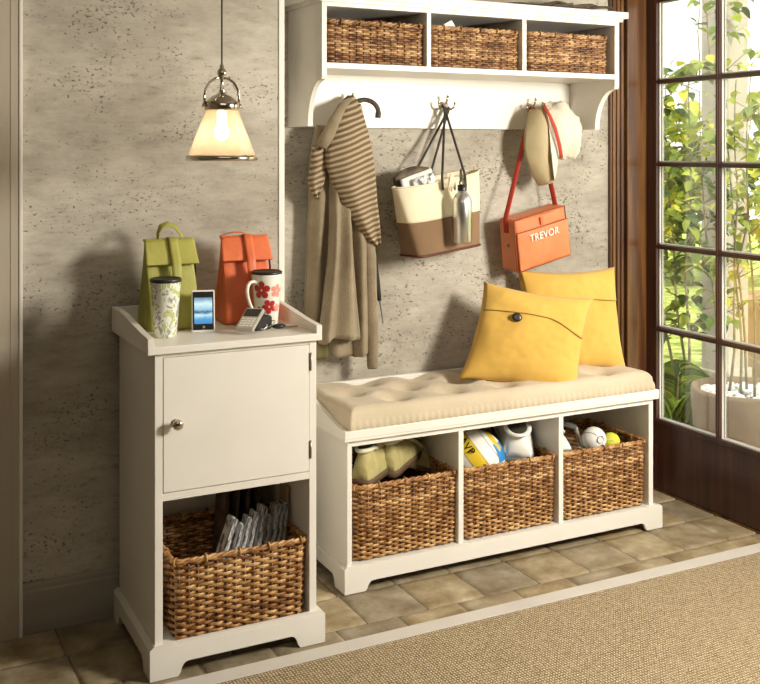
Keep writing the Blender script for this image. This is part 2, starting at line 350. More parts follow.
# floor: slab of grout with individually shaped stone tiles, one mesh
fl = MB(); fl.box(-1.3, 3.0, -1.6, 3.6, -0.08, -0.006, mi=1)
rng = random.Random(3)
T = 0.205
ys = []; y = 2.725
while y < 3.5: y += 0.205
while y > 1.2: ys.append(y); y -= 0.205
for j, yy in enumerate(ys):
    x = 1.352 - 7 * T + (0.0 if yy > 2.6 else 0.1)
    if yy > 2.85: x += rng.uniform(-0.02, 0.02)
    while x < 3.0:
        g = 0.0022; jx = rng.uniform(-.0015, .0015)
        x0, x1, y0, y1 = x + g + jx, x + T - g + jx, yy + g, yy + T - g
        dz = rng.uniform(-0.0012, 0.0012)
        n = 8; bev = 0.004
        def tf(u, v):
            ex = min(u, 1 - u) * T; ey = min(v, 1 - v) * T; e = min(ex, ey)
            wob = 0.0022 * mnoise.noise(V((x0 + u * T) * 40, (y0 + v * T) * 40, 3))
            px = lerp(x0, x1, u) + (wob if e < 1e-6 else 0); py = lerp(y0, y1, v) + (wob if e < 1e-6 else 0)
            h = -0.006 if e < 1e-6 else dz * 0.5 + 0.0015 * mnoise.noise(V(px * 14, py * 14, 0)) - 0.0015
            return (px, py, h)
        uu = [0, 0.03, 0.12, 0.3, 0.5, 0.7, 0.88, 0.97, 1]
        vs = [tf(a, b) for b in uu for a in uu]
        w = len(uu)
        fl.add(vs, [[q * w + i, q * w + i + 1, (q + 1) * w + i + 1, (q + 1) * w + i] for q in range(w - 1) for i in range(w - 1)], True, 0)
        x += T
struct(fl.build('floor', ['tile', 'grout']))
# the part of the room behind the camera
mb = MB(); mb.box(-1.3, 3.1, -1.6, 3.7, ZC, ZC + 0.1); struct(mb.build('ceiling', 'ceiling'))
mb = MB(); mb.box(-1.4, -1.3, -1.6, 3.5, -0.08, ZC); struct(mb.build('wall_left', 'roomwall'))
mb = MB(); mb.box(-1.4, 3.1, -1.7, -1.6, -0.08, ZC); struct(mb.build('wall_rear', 'roomwall'))
# alcove wall, plaster pier
mb = MB(); mb.box(XP, XR + 0.05, YB, YB + 0.12, -0.08, ZC); struct(mb.build('wall_back', 'plaster'))
mb = MB(); mb.box(-1.3, XP - 0.006, YP, YB + 0.12, -0.08, ZC); struct(mb.build('wall_pier', 'plaster'))
mb = MB(); mb.box(XP - 0.016, XP + 0.004, YP - 0.004, YB - 0.001, 0.0, ZC, 0.003); struct(mb.build('trim_1', 'bead'))
# flat pilaster at the far left with a thin bead along its edge
mb = MB(); mb.box(-1.3, 0.425, 3.083, YP - 0.001, 0.0, ZC, 0.002)
mb.box(0.402, 0.408, 3.0815, 3.09, 0, ZC)
struct(mb.build('trim_2', 'pilaster'))
mb = MB(); mb.box(0.425, 0.435, 3.080, YP - 0.001, 0.0, ZC, 0.003); struct(mb.build('trim_3', 'bead'))
# baseboards
mb = MB(); mb.prism([(3.107, 0.0), (3.094, 0.0), (3.094, 0.118), (3.098, 0.124), (3.098, 0.135), (3.102, 0.143), (3.107, 0.143)], 'x', 0.436, XP - 0.017)
struct(mb.build('baseboard_left', 'baseboard'))
mb = MB(); mb.prism([(3.349, 0.0), (3.336, 0.0), (3.336, 0.13), (3.341, 0.143), (3.349, 0.143)], 'x', XP + 0.006, 2.74)
struct(mb.build('baseboard_back', 'baseboard'))
# wood casing on the alcove wall, next to the corner: fluted outer moulding and wide inner board
mb = MB()
mb.box(2.752, 2.823, 3.332, 3.349, 0, ZC - .002, 0.003)
for k in range(3): mb.box(2.760 + k * 0.021, 2.772 + k * 0.021, 3.325, 3.334, 0, ZC - .002, 0.003)
mb.box(2.826, 2.926, 3.316, 3.349, 0, ZC - .002, 0.004)
struct(mb.build('trim_4', 'wood'))
# right wall round the door
mb = MB(); mb.box(XR, XR + 0.05, 3.345, 3.349, 0, ZC); mb.box(XR, XR + 0.05, 2.12, 3.345, 2.13, ZC); mb.box(XR, XR + 0.14, 1.75, 2.12, -0.08, ZC)
mb.box(XR, XR + 0.14, -1.6, 1.75, 2.25, ZC); mb.box(XR, XR + 0.14, -1.6, 1.3, -0.08, 2.25); struct(mb.build('wall_right', 'roomwall'))
# glazed door
door = struct(bpy.data.objects.new('door_1', None)); C.objects.link(door); door.location = (XR, 2.7, 0)
def dl(mb_, *a, **k): mb_.box(*a, **k)
oy = -2.7
mb = MB()
X0, X1 = -0.004, 0.036
gy = [3.258, 2.926, 2.594, 2.262]            # glass edge / muntin centres
gz = [0.287, 0.654, 0.990, 1.326, 1.662, 1.984]
mb.box(X0, X1, gy[0] + oy, 3.322 + oy, 0.006, 2.10, 0.004)      # stile at the hinge side
mb.box(X0, X1, 2.15 + oy, gy[3] + oy, 0.006, 2.10, 0.004)
mb.box(X0 + .0005, X1 - .0005, gy[3] + oy, gy[0] + oy, 1.984, 2.10, 0.003)
mb.box(X0 + .0005, X1 - .0005, gy[3] + oy, gy[0] + oy, 0.006, 0.287, 0.003)
mb.box(X0 - 0.004, X0 + 0.01, gy[3] + oy - .02, gy[0] + oy + .012, 0.270, 0.292, 0.004)
for yv in gy[1:3]:
    mb.box(X0 + 0.004, X1 - 0.004, yv + oy - 0.009, yv + oy + 0.009, 0.287, 1.984, 0.003)
    mb.box(X0 - 0.002, X1 + 0.002, yv + oy - 0.005, yv + oy + 0.005, 0.287, 1.984, 0.002)
for zv in gz[1:5]:
    mb.box(X0 + 0.005, X1 - 0.005, gy[3] + oy, gy[0] + oy, zv - 0.009, zv + 0.009, 0.003)
    mb.box(X0 - 0.001, X1 + 0.001, gy[3] + oy, gy[0] + oy, zv - 0.005, zv + 0.005, 0.002)
mb.build('door_leaf', 'doorwood', door)
mb = MB(); mb.box(0.019, 0.023, gy[3] + oy, gy[0] + oy, 0.287, 1.984); mb.build('pane', 'glass', door)
# beads round the panes, their pale colour paints in glare along the edges
mb = MB()
ye = [gy[0]] + [q for yv in gy[1:3] for q in (yv + 0.009, yv - 0.009)] + [gy[3]]
ze = [gz[0]] + [q for zv in gz[1:5] for q in (zv - 0.009, zv + 0.009)] + [gz[5]]
for i in range(0, 6, 2):
    for j in range(0, 10, 2):
        ya, yb, za, zb = ye[i] + oy, ye[i + 1] + oy, ze[j], ze[j + 1]
        for xx in ((0.011, 0.0185), (0.0235, 0.031)):
            mb.box(xx[0], xx[1], ya - 0.004, ya, za, zb); mb.box(xx[0], xx[1], yb, yb + 0.004, za, zb)
            mb.box(xx[0], xx[1], yb, ya, za, za + 0.005)
mb.build('glare_bead', 'bead', door)
mb = MB(); mb.box(-0.006, 0.05, 3.325 + oy, 3.343 + oy, 0, 2.125, 0.003); mb.box(-0.006, 0.05, 2.123 + oy, 2.143 + oy, 0, 2.125, 0.003); mb.box(-0.006, 0.05, 2.143 + oy, 3.325 + oy, 2.105, 2.125, 0.003)
mb.box(-0.01, 0.14, 2.143 + oy, 3.325 + oy, -0.01, 0.004, 0.001)
mb.build('door_frame', 'wood', door)

# rug
rug = thing('area_rug', 'flat woven tan sisal rug with a pale grey cloth border lying on the stone floor', 'rug', (1.4, 2.0, 0))
mb = MB(); mb.box(-1.35, 1.40, -1.2, 0.567, 0.002, 0.011, 0.002); mb.build('pile', 'sisal', rug)
mb = MB()
bw = 0.058
mb.box(-1.40, 1.44, 0.567, 0.567 + bw, 0.002, 0.013, 0.003); mb.box(-1.40, 1.44, -1.2 - bw, -1.2, 0.002, 0.013, 0.003)
mb.box(-1.40, -1.35, -1.2, 0.567, 0.002, 0.0128, 0.003); mb.box(1.40, 1.44, -1.2, 0.567, 0.002, 0.0128, 0.003)
ob = mb.build('border', 'rugborder', rug); tag(ob, 'pale grey cloth border', None)

# ================================================================== FURNITURE
def bracket_poly(x0, x1, h, foot, cut):
    """plinth face with bracket feet: outline in (u, z)"""
    p = [(x0, 0), (x0 + foot, 0)]
    for k in range(1, 7):
        t = k / 6 * PI / 2; p.append((x0 + foot + 0.006 + 0.022 * (1 - cos(t)), cut * sin(t)))
    for k in range(6, 0, -1):
        t = k / 6 * PI / 2; p.append((x1 - foot - 0.006 - 0.022 * (1 - cos(t)), cut * sin(t)))
    p += [(x1 - foot, 0), (x1, 0), (x1, h), (x0, h)]
    return p
# ---- tall storage cabinet (origin at floor, front-left corner)
cab = thing('storage_cabinet', 'tall narrow white cabinet with one door above an open basket cubby, left of bench', 'cabinet', (0, 0, 0))
mb = MB()
bx0, bx1, by0, by1 = 0.708, 1.167, 2.682, 3.085
mb.box(bx0, bx0 + 0.021, by0, by1, 0.06, 0.849, 0.0015)
mb.box(bx1 - 0.021, bx1, by0, by1, 0.06, 0.849, 0.0015)
mb.box(bx0 + .0205, bx1 - .0205, by1 - 0.012, by1 - .001, 0.07, 0.848)
mb.box(bx0 + .0205, bx1 - .0205, by0 + 0.0005, by1 - .012, 0.064, 0.080)
mb.box(bx0 + .0205, bx1 - .0205, by0 + 0.0005, by1 - .012, 0.461, 0.481, 0.001)
mb.box(bx0 + .0205, bx1 - .0205, by0 + 0.002, by1 - .012, 0.838, 0.8485)
mb.build('body', 'white', cab)
mb = MB()
sx0, sx1, sy0 = 0.692, 1.189, 2.670
mb.prism(bracket_poly(sx0, sx1, 0.080, 0.075, 0.036), 'y', sy0, sy0 + 0.0119, bev=0.0)
mb.prism([(sx0, .080), (sx1, .080), (sx1 - .012, .090), (sx0 + .012, .090)], 'y', sy0 + 0.0005, sy0 + 0.0119)
for xa, xb in ((sx0, sx0 + 0.0155), (sx1 - 0.0215, sx1)):
    mb.prism(bracket_poly(sy0 + 0.0119, 3.09, 0.080, 0.055, 0.036), 'x', xa, xb)
    e = 0.011
    mb.prism([(xa, .080), (xb, .080), (xb - (e if xb > 1 else 0), .089), (xa + (0 if xa > 1 else e), .089)], 'y', sy0 + 0.012, 3.09)
mb.build('plinth', 'white', cab)
mb = MB()
tx0, tx1, ty0, ty1 = 0.686, 1.179, 2.668, 3.088
mb.box(tx0, tx1, ty0, ty1, 0.849, 0.869, 0.003)
mb.build('top', 'white', cab)
def gallery(x0, x1, z0, zf, zb, y0, y1):
    p = [(y0, z0), (y1, z0), (y1, zb)]
    flat = 0.10
    n = 14
    for k in range(n + 1):
        t = k / n; yy = lerp(y1 - flat, y0 + 0.012, t)
        p.append((yy, lerp(zb, zf, smooth(t) * 0.55 + t * 0.45)))
    p.append((y0, zf - 0.002))
    return p
mb = MB()
for xa in (tx0, tx1 - 0.017):
    mb.prism(gallery(0, 0, 0.867, 0.893, 0.921, ty0 + 0.0005, ty1), 'x', xa, xa + 0.017, bev=0.0015)
mb.box(tx0 + 0.015, tx1 - 0.015, ty1 - 0.015, ty1, 0.868, 0.920, 0.002)
mb.build('gallery', 'white', cab)
mb = MB(); mb.box(0.7305, 1.1445, 2.6805, 2.698, 0.4835, 0.8365, 0.0015); dr = mb.build('door', 'white', cab)
mb = MB(); mtx = Matrix.Translation((0.762, 2.6805, 0.664)) @ Matrix.Rotation(PI / 2, 4, 'X')
mb.lathe([(0.0, -0.002), (0.011, 0.0), (0.010, 0.003), (0.005, 0.006), (0.005, 0.014), (0.011, 0.019), (0.0145, 0.024), (0.0135, 0.030), (0.008, 0.034), (0.0, 0.035)], n=24, mtx=mtx)
tag(mb.build('knob', 'chrome', dr), 'round polished nickel knob', None)
for hz in (0.544, 0.790):
    mb = MB(); mb.box(1.1442, 1.1475, 2.679, 2.696, hz - 0.022, hz + 0.022, 0.0005)
    mb.tube([(1.1485, 2.6785, hz - 0.025), (1.1485, 2.6785, hz + 0.025)], 0.0028, 8); mb.build('hinge', 'brass', dr)

# ---- bench
bench = thing('storage_bench', 'long low white bench with three basket cubbies below a padded seat', 'bench', (0, 0, 0))
Bx0, Bx1, By0, By1 = 1.381, 2.618, 2.932, 3.334
mb = MB()
mb.box(Bx0, Bx0 + 0.016, By0, By1, 0.03, 0.486, 0.001); mb.box(Bx1 - 0.020, Bx1, By0, By1, 0.03, 0.486, 0.001)
mb.box(1.787, 1.806, By0 + .0005, By1 - .01, 0.085, 0.476, 0.001); mb.box(2.194, 2.213, By0 + .0005, By1 - .01, 0.085, 0.476, 0.001)
mb.box(Bx0 + .015, Bx1 - .019, By1 - 0.012, By1 - .001, 0.03, 0.48)
mb.box(Bx0 + .015, Bx1 - .019, By0 + .001, By1 - .012, 0.068, 0.084)
mb.box(Bx0 + .015, Bx1 - .019, By0 + .001, By0 + .02, 0.455, 0.48)
mb.build('body', 'white', bench)
mb = MB()
px0, px1, py0 = 1.367, 2.652, 2.920
mb.prism(bracket_poly(px0, px1, 0.077, 0.072, 0.030), 'y', py0, py0 + 0.0119)
mb.prism([(px0, .077), (px1, .077), (px1 - .010, .085), (px0 + .010, .085)], 'y', py0 + 0.0005, py0 + 0.0119)
for xa, xb in ((px0, px0 + 0.0135), (px1 - 0.0335, px1)):
    mb.prism(bracket_poly(py0 + 0.0119, 3.334, 0.077, 0.06, 0.036), 'x', xa, xb)
mb.build('plinth', 'white', bench)
mb = MB()
mb.box(1.366, 2.634, 2.918, 3.336, 0.474, 0.486, 0.002)
mb.box(1.366, 2.634, 2.916, 2.935, 0.482, 0.508, 0.003)
mb.box(1.383, 2.617, 2.934, 3.33, 0.485, 0.498)
mb.build('seat_board', 'white', bench)
mb = MB()
for xa in (1.3665, 2.618):
    mb.prism(gallery(0, 0, 0.484, 0.507, 0.562, 2.917, 3.336), 'x', xa, xa + 0.0155, bev=0.0015)
mb.box(1.381, 2.619, 3.320, 3.336, 0.486, 0.567, 0.002)
mb.build('back_rail', 'white', bench)

# ---- bench cushion, tufted
cu = thing('seat_cushion', 'thin tufted natural linen cushion covering the top of the white bench', 'cushion', (2.0, 3.12, 0.498))
rows = [(3.03, [1.60 + 0.212 * k for k in range(5)]), (3.145, [1.49 + 0.212 * k for k in range(6)]), (3.255, [1.60 + 0.212 * k for k in range(5)])]
tufts = [(x, yy) for yy, xs in rows for x in xs]
cx0, cx1, cy0, cy1 = 1.386, 2.613, 2.921, 3.315
def cush_top(x, yy):
    d = min(x - cx0, cx1 - x, yy - cy0, cy1 - yy)
    edge = math.sqrt(max(0, 1 - (1 - min(1, d / 0.035)) ** 2))
    h = 0.038 + 0.040 * edge
    dip = 0
    for a, b in tufts:
        r2 = ((x - a) ** 2 + (yy - b) ** 2)
        dip = max(dip, 0.046 * math.exp(-math.sqrt(r2) / 0.024))
        # creases that run between neighbouring tufts
        for sx_, sy_ in ((1, 0.0), (0.68, 0.73), (-0.68, 0.73)):
            ux, uy = sx_, sy_; t = (x - a) * ux + (yy - b) * uy; o_ = abs(-(x - a) * uy + (yy - b) * ux)
            if abs(t) < 0.055: dip = max(dip, 0.020 * (1 - abs(t) / 0.055) * math.exp(-(o_ / 0.007) ** 2))
    dm = min(math.hypot(x - a, yy - b) for a, b in tufts); dip += 0.016 * math.exp(-(dm / 0.055) ** 2)
    w = 0.003 * mnoise.noise(V(x * 9, yy * 9, 1)) + 0.0012 * mnoise.noise(V(x * 45, yy * 45, 2))
    return h - dip * min(1, edge + .2) + w * edge
mb = MB()
def cf(u, v):
    x = lerp(cx0, cx1, u); yy = lerp(cy0, cy1, v)
    return (x - 2.0, yy - 3.12, cush_top(x, yy))
nu, nv = 250, 84
mb.grid(cf, nu, nv)
# sides and bottom
def per():
    out = []
    for i in range(nu): out.append((i / nu, 0))
    for j in range(nv): out.append((1, j / nv))
    for i in range(nu, 0, -1): out.append((i / nu, 1))
    for j in range(nv, 0, -1): out.append((0, j / nv))
    return out
pr = per(); rr = []
for t_, (off, z) in enumerate([(0, None), (0.004, 0.026), (0.004, 0.014), (0, 0.003), (-0.01, 0.001)]):
    ring = []
    for q, (u, v) in enumerate(pr):
        p = cf(u, v); nx = (1 if u == 1 else -1 if u == 0 else 0); ny = (1 if v == 1 else -1 if v == 0 else 0)
        g = 0.0012 * sin(q * 1.3) if 0 < t_ < 4 else 0
        ring.append((p[0] + nx * (off + g if ny or nx else 0), p[1] + ny * (off + g), p[2] if z is None else z))
    rr.append(ring)
mb.rings(rr, caps=False)
mb.grid(lambda u, v: (lerp(cx0 + .01, cx1 - .01, u) - 2, lerp(cy0 + .01, cy1 - .01, v) - 3.12, 0.001), 4, 2)
mb.build('cover', 'linen', cu)
for a, b in tufts:
    mb = MB(); mb.ball((a - 2.0, b - 3.12, cush_top(a, b) + 0.0005), 0.006, 10, sc=(1, 1, 0.5)); mb.build('tuft', 'button', cu)

# ---- wall shelf
sh = thing('wall_shelf', 'white wall shelf with three cubbies and a hook board, mounted above the bench', 'shelf', (0, 0, 0))
Sx0, Sx1, Sy0 = 1.351, 2.567, 3.060; SyB = 3.3485
mb = MB()
def side_poly():
    p = [(Sy0, 1.862), (SyB, 1.862), (SyB, 1.463), (3.175, 1.463)]
    for k in range(0, 13):
        t = k / 12 * PI / 2
        p.append((3.175 - (3.175 - Sy0 - .004) * (1 - cos(t)) , lerp(1.463, 1.612, sin(t))))
    p.append((Sy0, 1.622))
    return p
for xa, xb in ((Sx0, Sx0 + 0.017), (Sx1 - 0.020, Sx1)):
    mb = MB(); mb.prism(side_poly(), 'x', xa, xb, bev=0.001); mb.build('side_panel', 'white', sh)
mb = MB()
mb.box(Sx0 + .0165, Sx1 - .0195, Sy0 + .001, SyB - .002, 1.648, 1.666, 0.001)
mb.box(Sx0 + .0165, Sx1 - .0195, Sy0 + .001, SyB - .002, 1.849, 1.863, 0.001)
mb.box(1.740, 1.756, Sy0 + .001, SyB - .01, 1.665, 1.850, 0.001); mb.box(2.131, 2.148, Sy0 + .001, SyB - .01, 1.665, 1.850, 0.001)
mb.build('cubby_box', 'white', sh)
mb = MB(); mb.box(Sx0 + .0165, Sx1 - .0195, SyB - .010, SyB - .001, 1.666, 1.850); ob = mb.build('cubby_back', 'interior', sh); tag(ob, 'back panel of the cubbies with shade painted into its colour', None)
mb = MB(); mb.box(Sx0 + .0165, Sx1 - .0195, 3.332, SyB - .001, 1.463, 1.650, 0.001)
mb.build('hook_board', 'white', sh)
mb = MB(); mb.box(Sx0 - 0.010, Sx1 + 0.010, Sy0 - 0.012, SyB - .001, 1.862, 1.877, 0.003); mb.box(Sx0 - 0.026, Sx1 + 0.024, Sy0 - 0.026, SyB - .001, 1.874, 1.898, 0.003)
mb.build('top', 'white', sh)
def hook(x, rz=0.0):
    mb = MB()
    m4 = Matrix.Translation((x, 3.332, 1.548)) @ Matrix.Rotation(rz, 4, 'Z')
    mb.lathe([(0, 0), (0.016, 0.0), (0.016, 0.002), (0.011, 0.006), (0, 0.007)], n=20, mtx=m4 @ Matrix.Rotation(PI / 2, 4, 'X') @ Matrix.Scale(1, 4))
    mb.tube([(0, -0.004, 0.002), (0, -0.018, 0.004), (0, -0.034, 0.014), (0, -0.041, 0.030)], [0.005, 0.0045, 0.004, 0.004], 8, mtx=m4)
    mb.ball((0, -0.041, 0.032), 0.0058, 10, mtx=m4)
    for s in (-1, 1):
        mb.tube([(0, -0.006, -0.004), (s * 0.010, -0.016, -0.012), (s * 0.022, -0.028, -0.014), (s * 0.031, -0.034, -0.006), (s * 0.034, -0.036, 0.008)], [0.0045, 0.0042, 0.004, 0.0038, 0.0038], 8, mtx=m4)
        mb.ball((s * 0.034, -0.036, 0.010), 0.0055, 10, mtx=m4)
    return tag(mb.build('hook', 'chrome', sh), 'polished nickel double coat hook', None)
for hx in (1.572, 1.958, 2.352): hook(hx)

# ================================================================== BASKETS
def rrect(w, d, r, n_per):
    """rounded rectangle path points (x, y, nx, ny, s) evenly spaced"""
    segs = []
    hx, hy = w / 2, d / 2
    pts = []
    def arc(cx, cy, a0):
        for k in range(7):
            a = a0 + k / 6 * PI / 2; pts.append((cx + r * cos(a), cy + r * sin(a), cos(a), sin(a)))
    arc(hx - r, -hy + r, -PI / 2); arc(hx - r, hy - r, 0); arc(-hx + r, hy - r, PI / 2); arc(-hx + r, -hy + r, PI)
    pts.append(pts[0])
    ln = [0]
    for a, b in zip(pts, pts[1:]): ln.append(ln[-1] + math.hypot(a[0] - b[0], a[1] - b[1]))
    tot = ln[-1]; out = []; j = 0
    for i in range(n_per):
        s = tot * i / n_per
        while ln[j + 1] < s: j += 1
        t = (s - ln[j]) / max(1e-9, ln[j + 1] - ln[j]); a, b = pts[j], pts[j + 1]
        nx, ny = lerp(a[2], b[2], t), lerp(a[3], b[3], t); l = math.hypot(nx, ny)
        out.append((lerp(a[0], b[0], t), lerp(a[1], b[1], t), nx / l, ny / l))
    return out, tot
def basket(label, w, d, h, pitch, rows_, m1, seed, loc, rz, group, amp=0.0044, mdark='wickerdark', taper=0.0):
    root = thing('wicker_basket', label, 'basket', loc, rz, group)
    rg = random.Random(seed)
    _, tot = rrect(w, d, 0.02, 8)
    ns = max(8, int(round(tot / pitch / 2)) * 2)
    spp = 4
    n = ns * spp
    mb = MB()
    rp = (h - 0.012) / rows_
    for r in range(rows_):
        z = 0.004 + rp * (r + 0.5)
        k = 1 - taper * (1 - z / h)
        path, _ = rrect(w * k - 2 * amp, d * k - 2 * amp, 0.02, n)
        ph = 0 if r % 2 else PI
        jit = rg.uniform(-.0006, .0006); jj = rg.uniform(0, 10)
        rings_ = []
        for i, (x, y_, nx, ny) in enumerate(path):
            s = i / spp
            wv = cos(PI * s + ph); wv = math.copysign(abs(wv) ** 0.7, wv)
            off = amp * wv + 0.0007 * mnoise.noise(V(i * .3, r * 3.1, seed))
            zz = z + jit + 0.0010 * mnoise.noise(V(i * .12, r * 1.7 + jj, seed + 5))
            hh = rp * 0.55; th = min(0.0023, rp * .32)
            c = V(x + nx * off, y_ + ny * off, zz); nn = V(nx, ny, 0)
            rings_.append([tuple(c + nn * th * a + V(0, 0, hh * b)) for a, b in ((1, 0), (.75, .65), (0, 1), (-1, 0), (0, -1), (.75, -.65))])
        mb.rings(rings_, caps=False, loop=True)
    mb.build('weave', m1, root)
    # upright stakes
    mb = MB()
    pa, _ = rrect(w - 2 * amp, d - 2 * amp, 0.02, ns)
    for i, (x, y_, nx, ny) in enumerate(pa):
        # stakes sit between crossings
        k0 = 1 - taper
        mb.tube([(x * k0, y_ * k0, 0.003), (x, y_, h - 0.006)], 0.0030, 6)
    path2, _ = rrect(w - 0.014, d - 0.014, 0.016, 40)
    k0 = 1 - taper
    bmx = MB()
    base = [(p[0] * k0, p[1] * k0) for p in path2]
    mb.prism(base, 'z', 0.002, 0.007)
    inner = [(p[0] * 0.992, p[1] * 0.992) for p in path2]
    mb.build('stakes', mdark, root)
    # rim: a rolled and wrapped border
    mb = MB()
    pr_, tot2 = rrect(w + 0.002, d + 0.002, 0.022, 150)
    for strand in range(3):
        pts_ = []
        for i, (x, y_, nx, ny) in enumerate(pr_):
            a = 2 * PI * (i / 150 * round(tot2 / 0.075)) + strand * 2 * PI / 3
            q = 0.0042
            pts_.append((x + nx * (q * cos(a) - 0.004), y_ + ny * (q * cos(a) - 0.004), h - 0.004 + q * sin(a) + 0.0015 * mnoise.noise(V(i * .07, seed, 0))))
        mb.tube(pts_, 0.0043, 6, loop=True)
    # wraps
    nw = 16
    for i in range(nw):
        x, y_, nx, ny = pr_[int(150 * i / nw)]
        tx, ty = -ny, nx
        ring = [(x - nx * .004 + nx * 0.0105 * cos(a), y_ - ny * .004 + ny * 0.0105 * cos(a), h - 0.004 + 0.0105 * sin(a)) for a in [2 * PI * q / 10 for q in range(10)]]
        mb.tube(ring, 0.0024, 6, loop=True, flat=1.0)
    mb.build('rim', m1, root)
    return root
basket('large brown wicker basket of newspapers in the lower cubby of the tall cabinet', 0.384, 0.34, 0.214, 0.0270, 23, 'wicker', 1, (0.951, 2.857, 0.0805), 0, None, taper=0.03)
gb = 'wicker baskets in the bench cubbies'
b1 = basket('brown wicker basket of olive shoes in the left cubby of the bench', 0.378, 0.34, 0.238, 0.0245, 31, 'wicker', 2, (1.600, 3.108, 0.0845), 0, gb, taper=0.02)
dup(b1, (2.000, 3.108, 0.0845), PI, 'brown wicker basket holding the volleyball in the middle cubby of the bench')
dup(b1, (2.405, 3.108, 0.0845), PI, 'brown wicker basket holding a softball and tennis ball in the right cubby of the bench')
gs = 'wicker baskets in the wall shelf cubbies'
s1 = basket('low wicker basket in left cubby of the wall shelf, maroon cloth above its rim', 0.360, 0.235, 0.140, 0.0260, 18, 'wickershelf', 4, (1.558, 3.190, 1.6665), 0, gs, amp=0.0036)
dup(s1, (1.947, 3.190, 1.6665), PI, 'low wicker basket in middle cubby of the wall shelf, white paper sticking out')
dup(s1, (2.348, 3.190, 1.6665), PI, 'low wicker basket in right cubby of the wall shelf, nothing above its rim')

# ================================================================== PENDANT LAMP
pl = thing('pendant_lamp', 'lit pendant lamp with ribbed glass cone shade and nickel fittings hanging above the tall cabinet', 'lamp', (0.863, 2.60, 1.355))
mb = MB(); mb.lathe([(0.0895, 0.004), (0.084, 0.02), (0.043, 0.128), (0.041, 0.134), (0.038, 0.134), (0.040, 0.126), (0.081, 0.02), (0.0865, 0.006)], n=120, ripple=(1, 0.012)); mb.build('lamp_shade', 'shade', pl)
mb = MB(); mb.lathe([(0.0885, 0.0), (0.0925, 0.001), (0.0925, 0.012), (0.0885, 0.014), (0.086, 0.012), (0.086, 0.001), (0.0885, 0.0)], n=64); mb.build('rim_band', 'chrome', pl)
mb = MB(); mb.lathe([(0.043, 0.132), (0.0445, 0.134), (0.0445, 0.152), (0.041, 0.155), (0.034, 0.160), (0.026, 0.168), (0.014, 0.173), (0.010, 0.178), (0.0, 0.18)], n=40)
for s in (-1, 1):
    mb.tube([(s * 0.046, 0, 0.140), (s * 0.0475, 0, 0.165), (s * 0.044, 0, 0.185), (s * 0.034, 0, 0.203), (s * 0.018, 0, 0.214), (0, 0, 0.216)], [0.0035] * 6, 8)
    mb.lathe([(0, 0), (0.006, 0), (0.006, 0.008), (0, 0.009)], n=12, mtx=Matrix.Translation((s * 0.044, 0, 0.143)) @ Matrix.Rotation(s * PI / 2, 4, 'Y'))
mb.lathe([(0.005, 0.172), (0.008, 0.180), (0.006, 0.187), (0.0045, 0.20), (0.0045, 0.214), (0.009, 0.218), (0.0125, 0.226), (0.0125, 0.232), (0.009, 0.239), (0.0055, 0.241), (0.0055, 0.248), (0.003, 0.252), (0, 0.252)], n=24)
mb.build('fitting', 'chrome', pl)
mb = MB(); mb.tube([(0, 0, 0.25), (0, 0, ZC - 1.355 - 0.02)], 0.0022, 8); mb.build('cord', 'handle', pl)
mb = MB(); mb.lathe([(0, -0.02), (0.05, -0.02), (0.052, -0.006), (0.045, 0), (0, 0)], (0, 0, ZC - 1.355 - 0.0005), 32); mb.build('canopy', 'chrome', pl)
mb = MB(); mb.ball((0, 0, 0.075), 0.020, 16, sc=(1, 1, 1.15)); mb.lathe([(0.013, 0.09), (0.012, 0.13)], n=16); mb.build('bulb', 'bulb', pl)

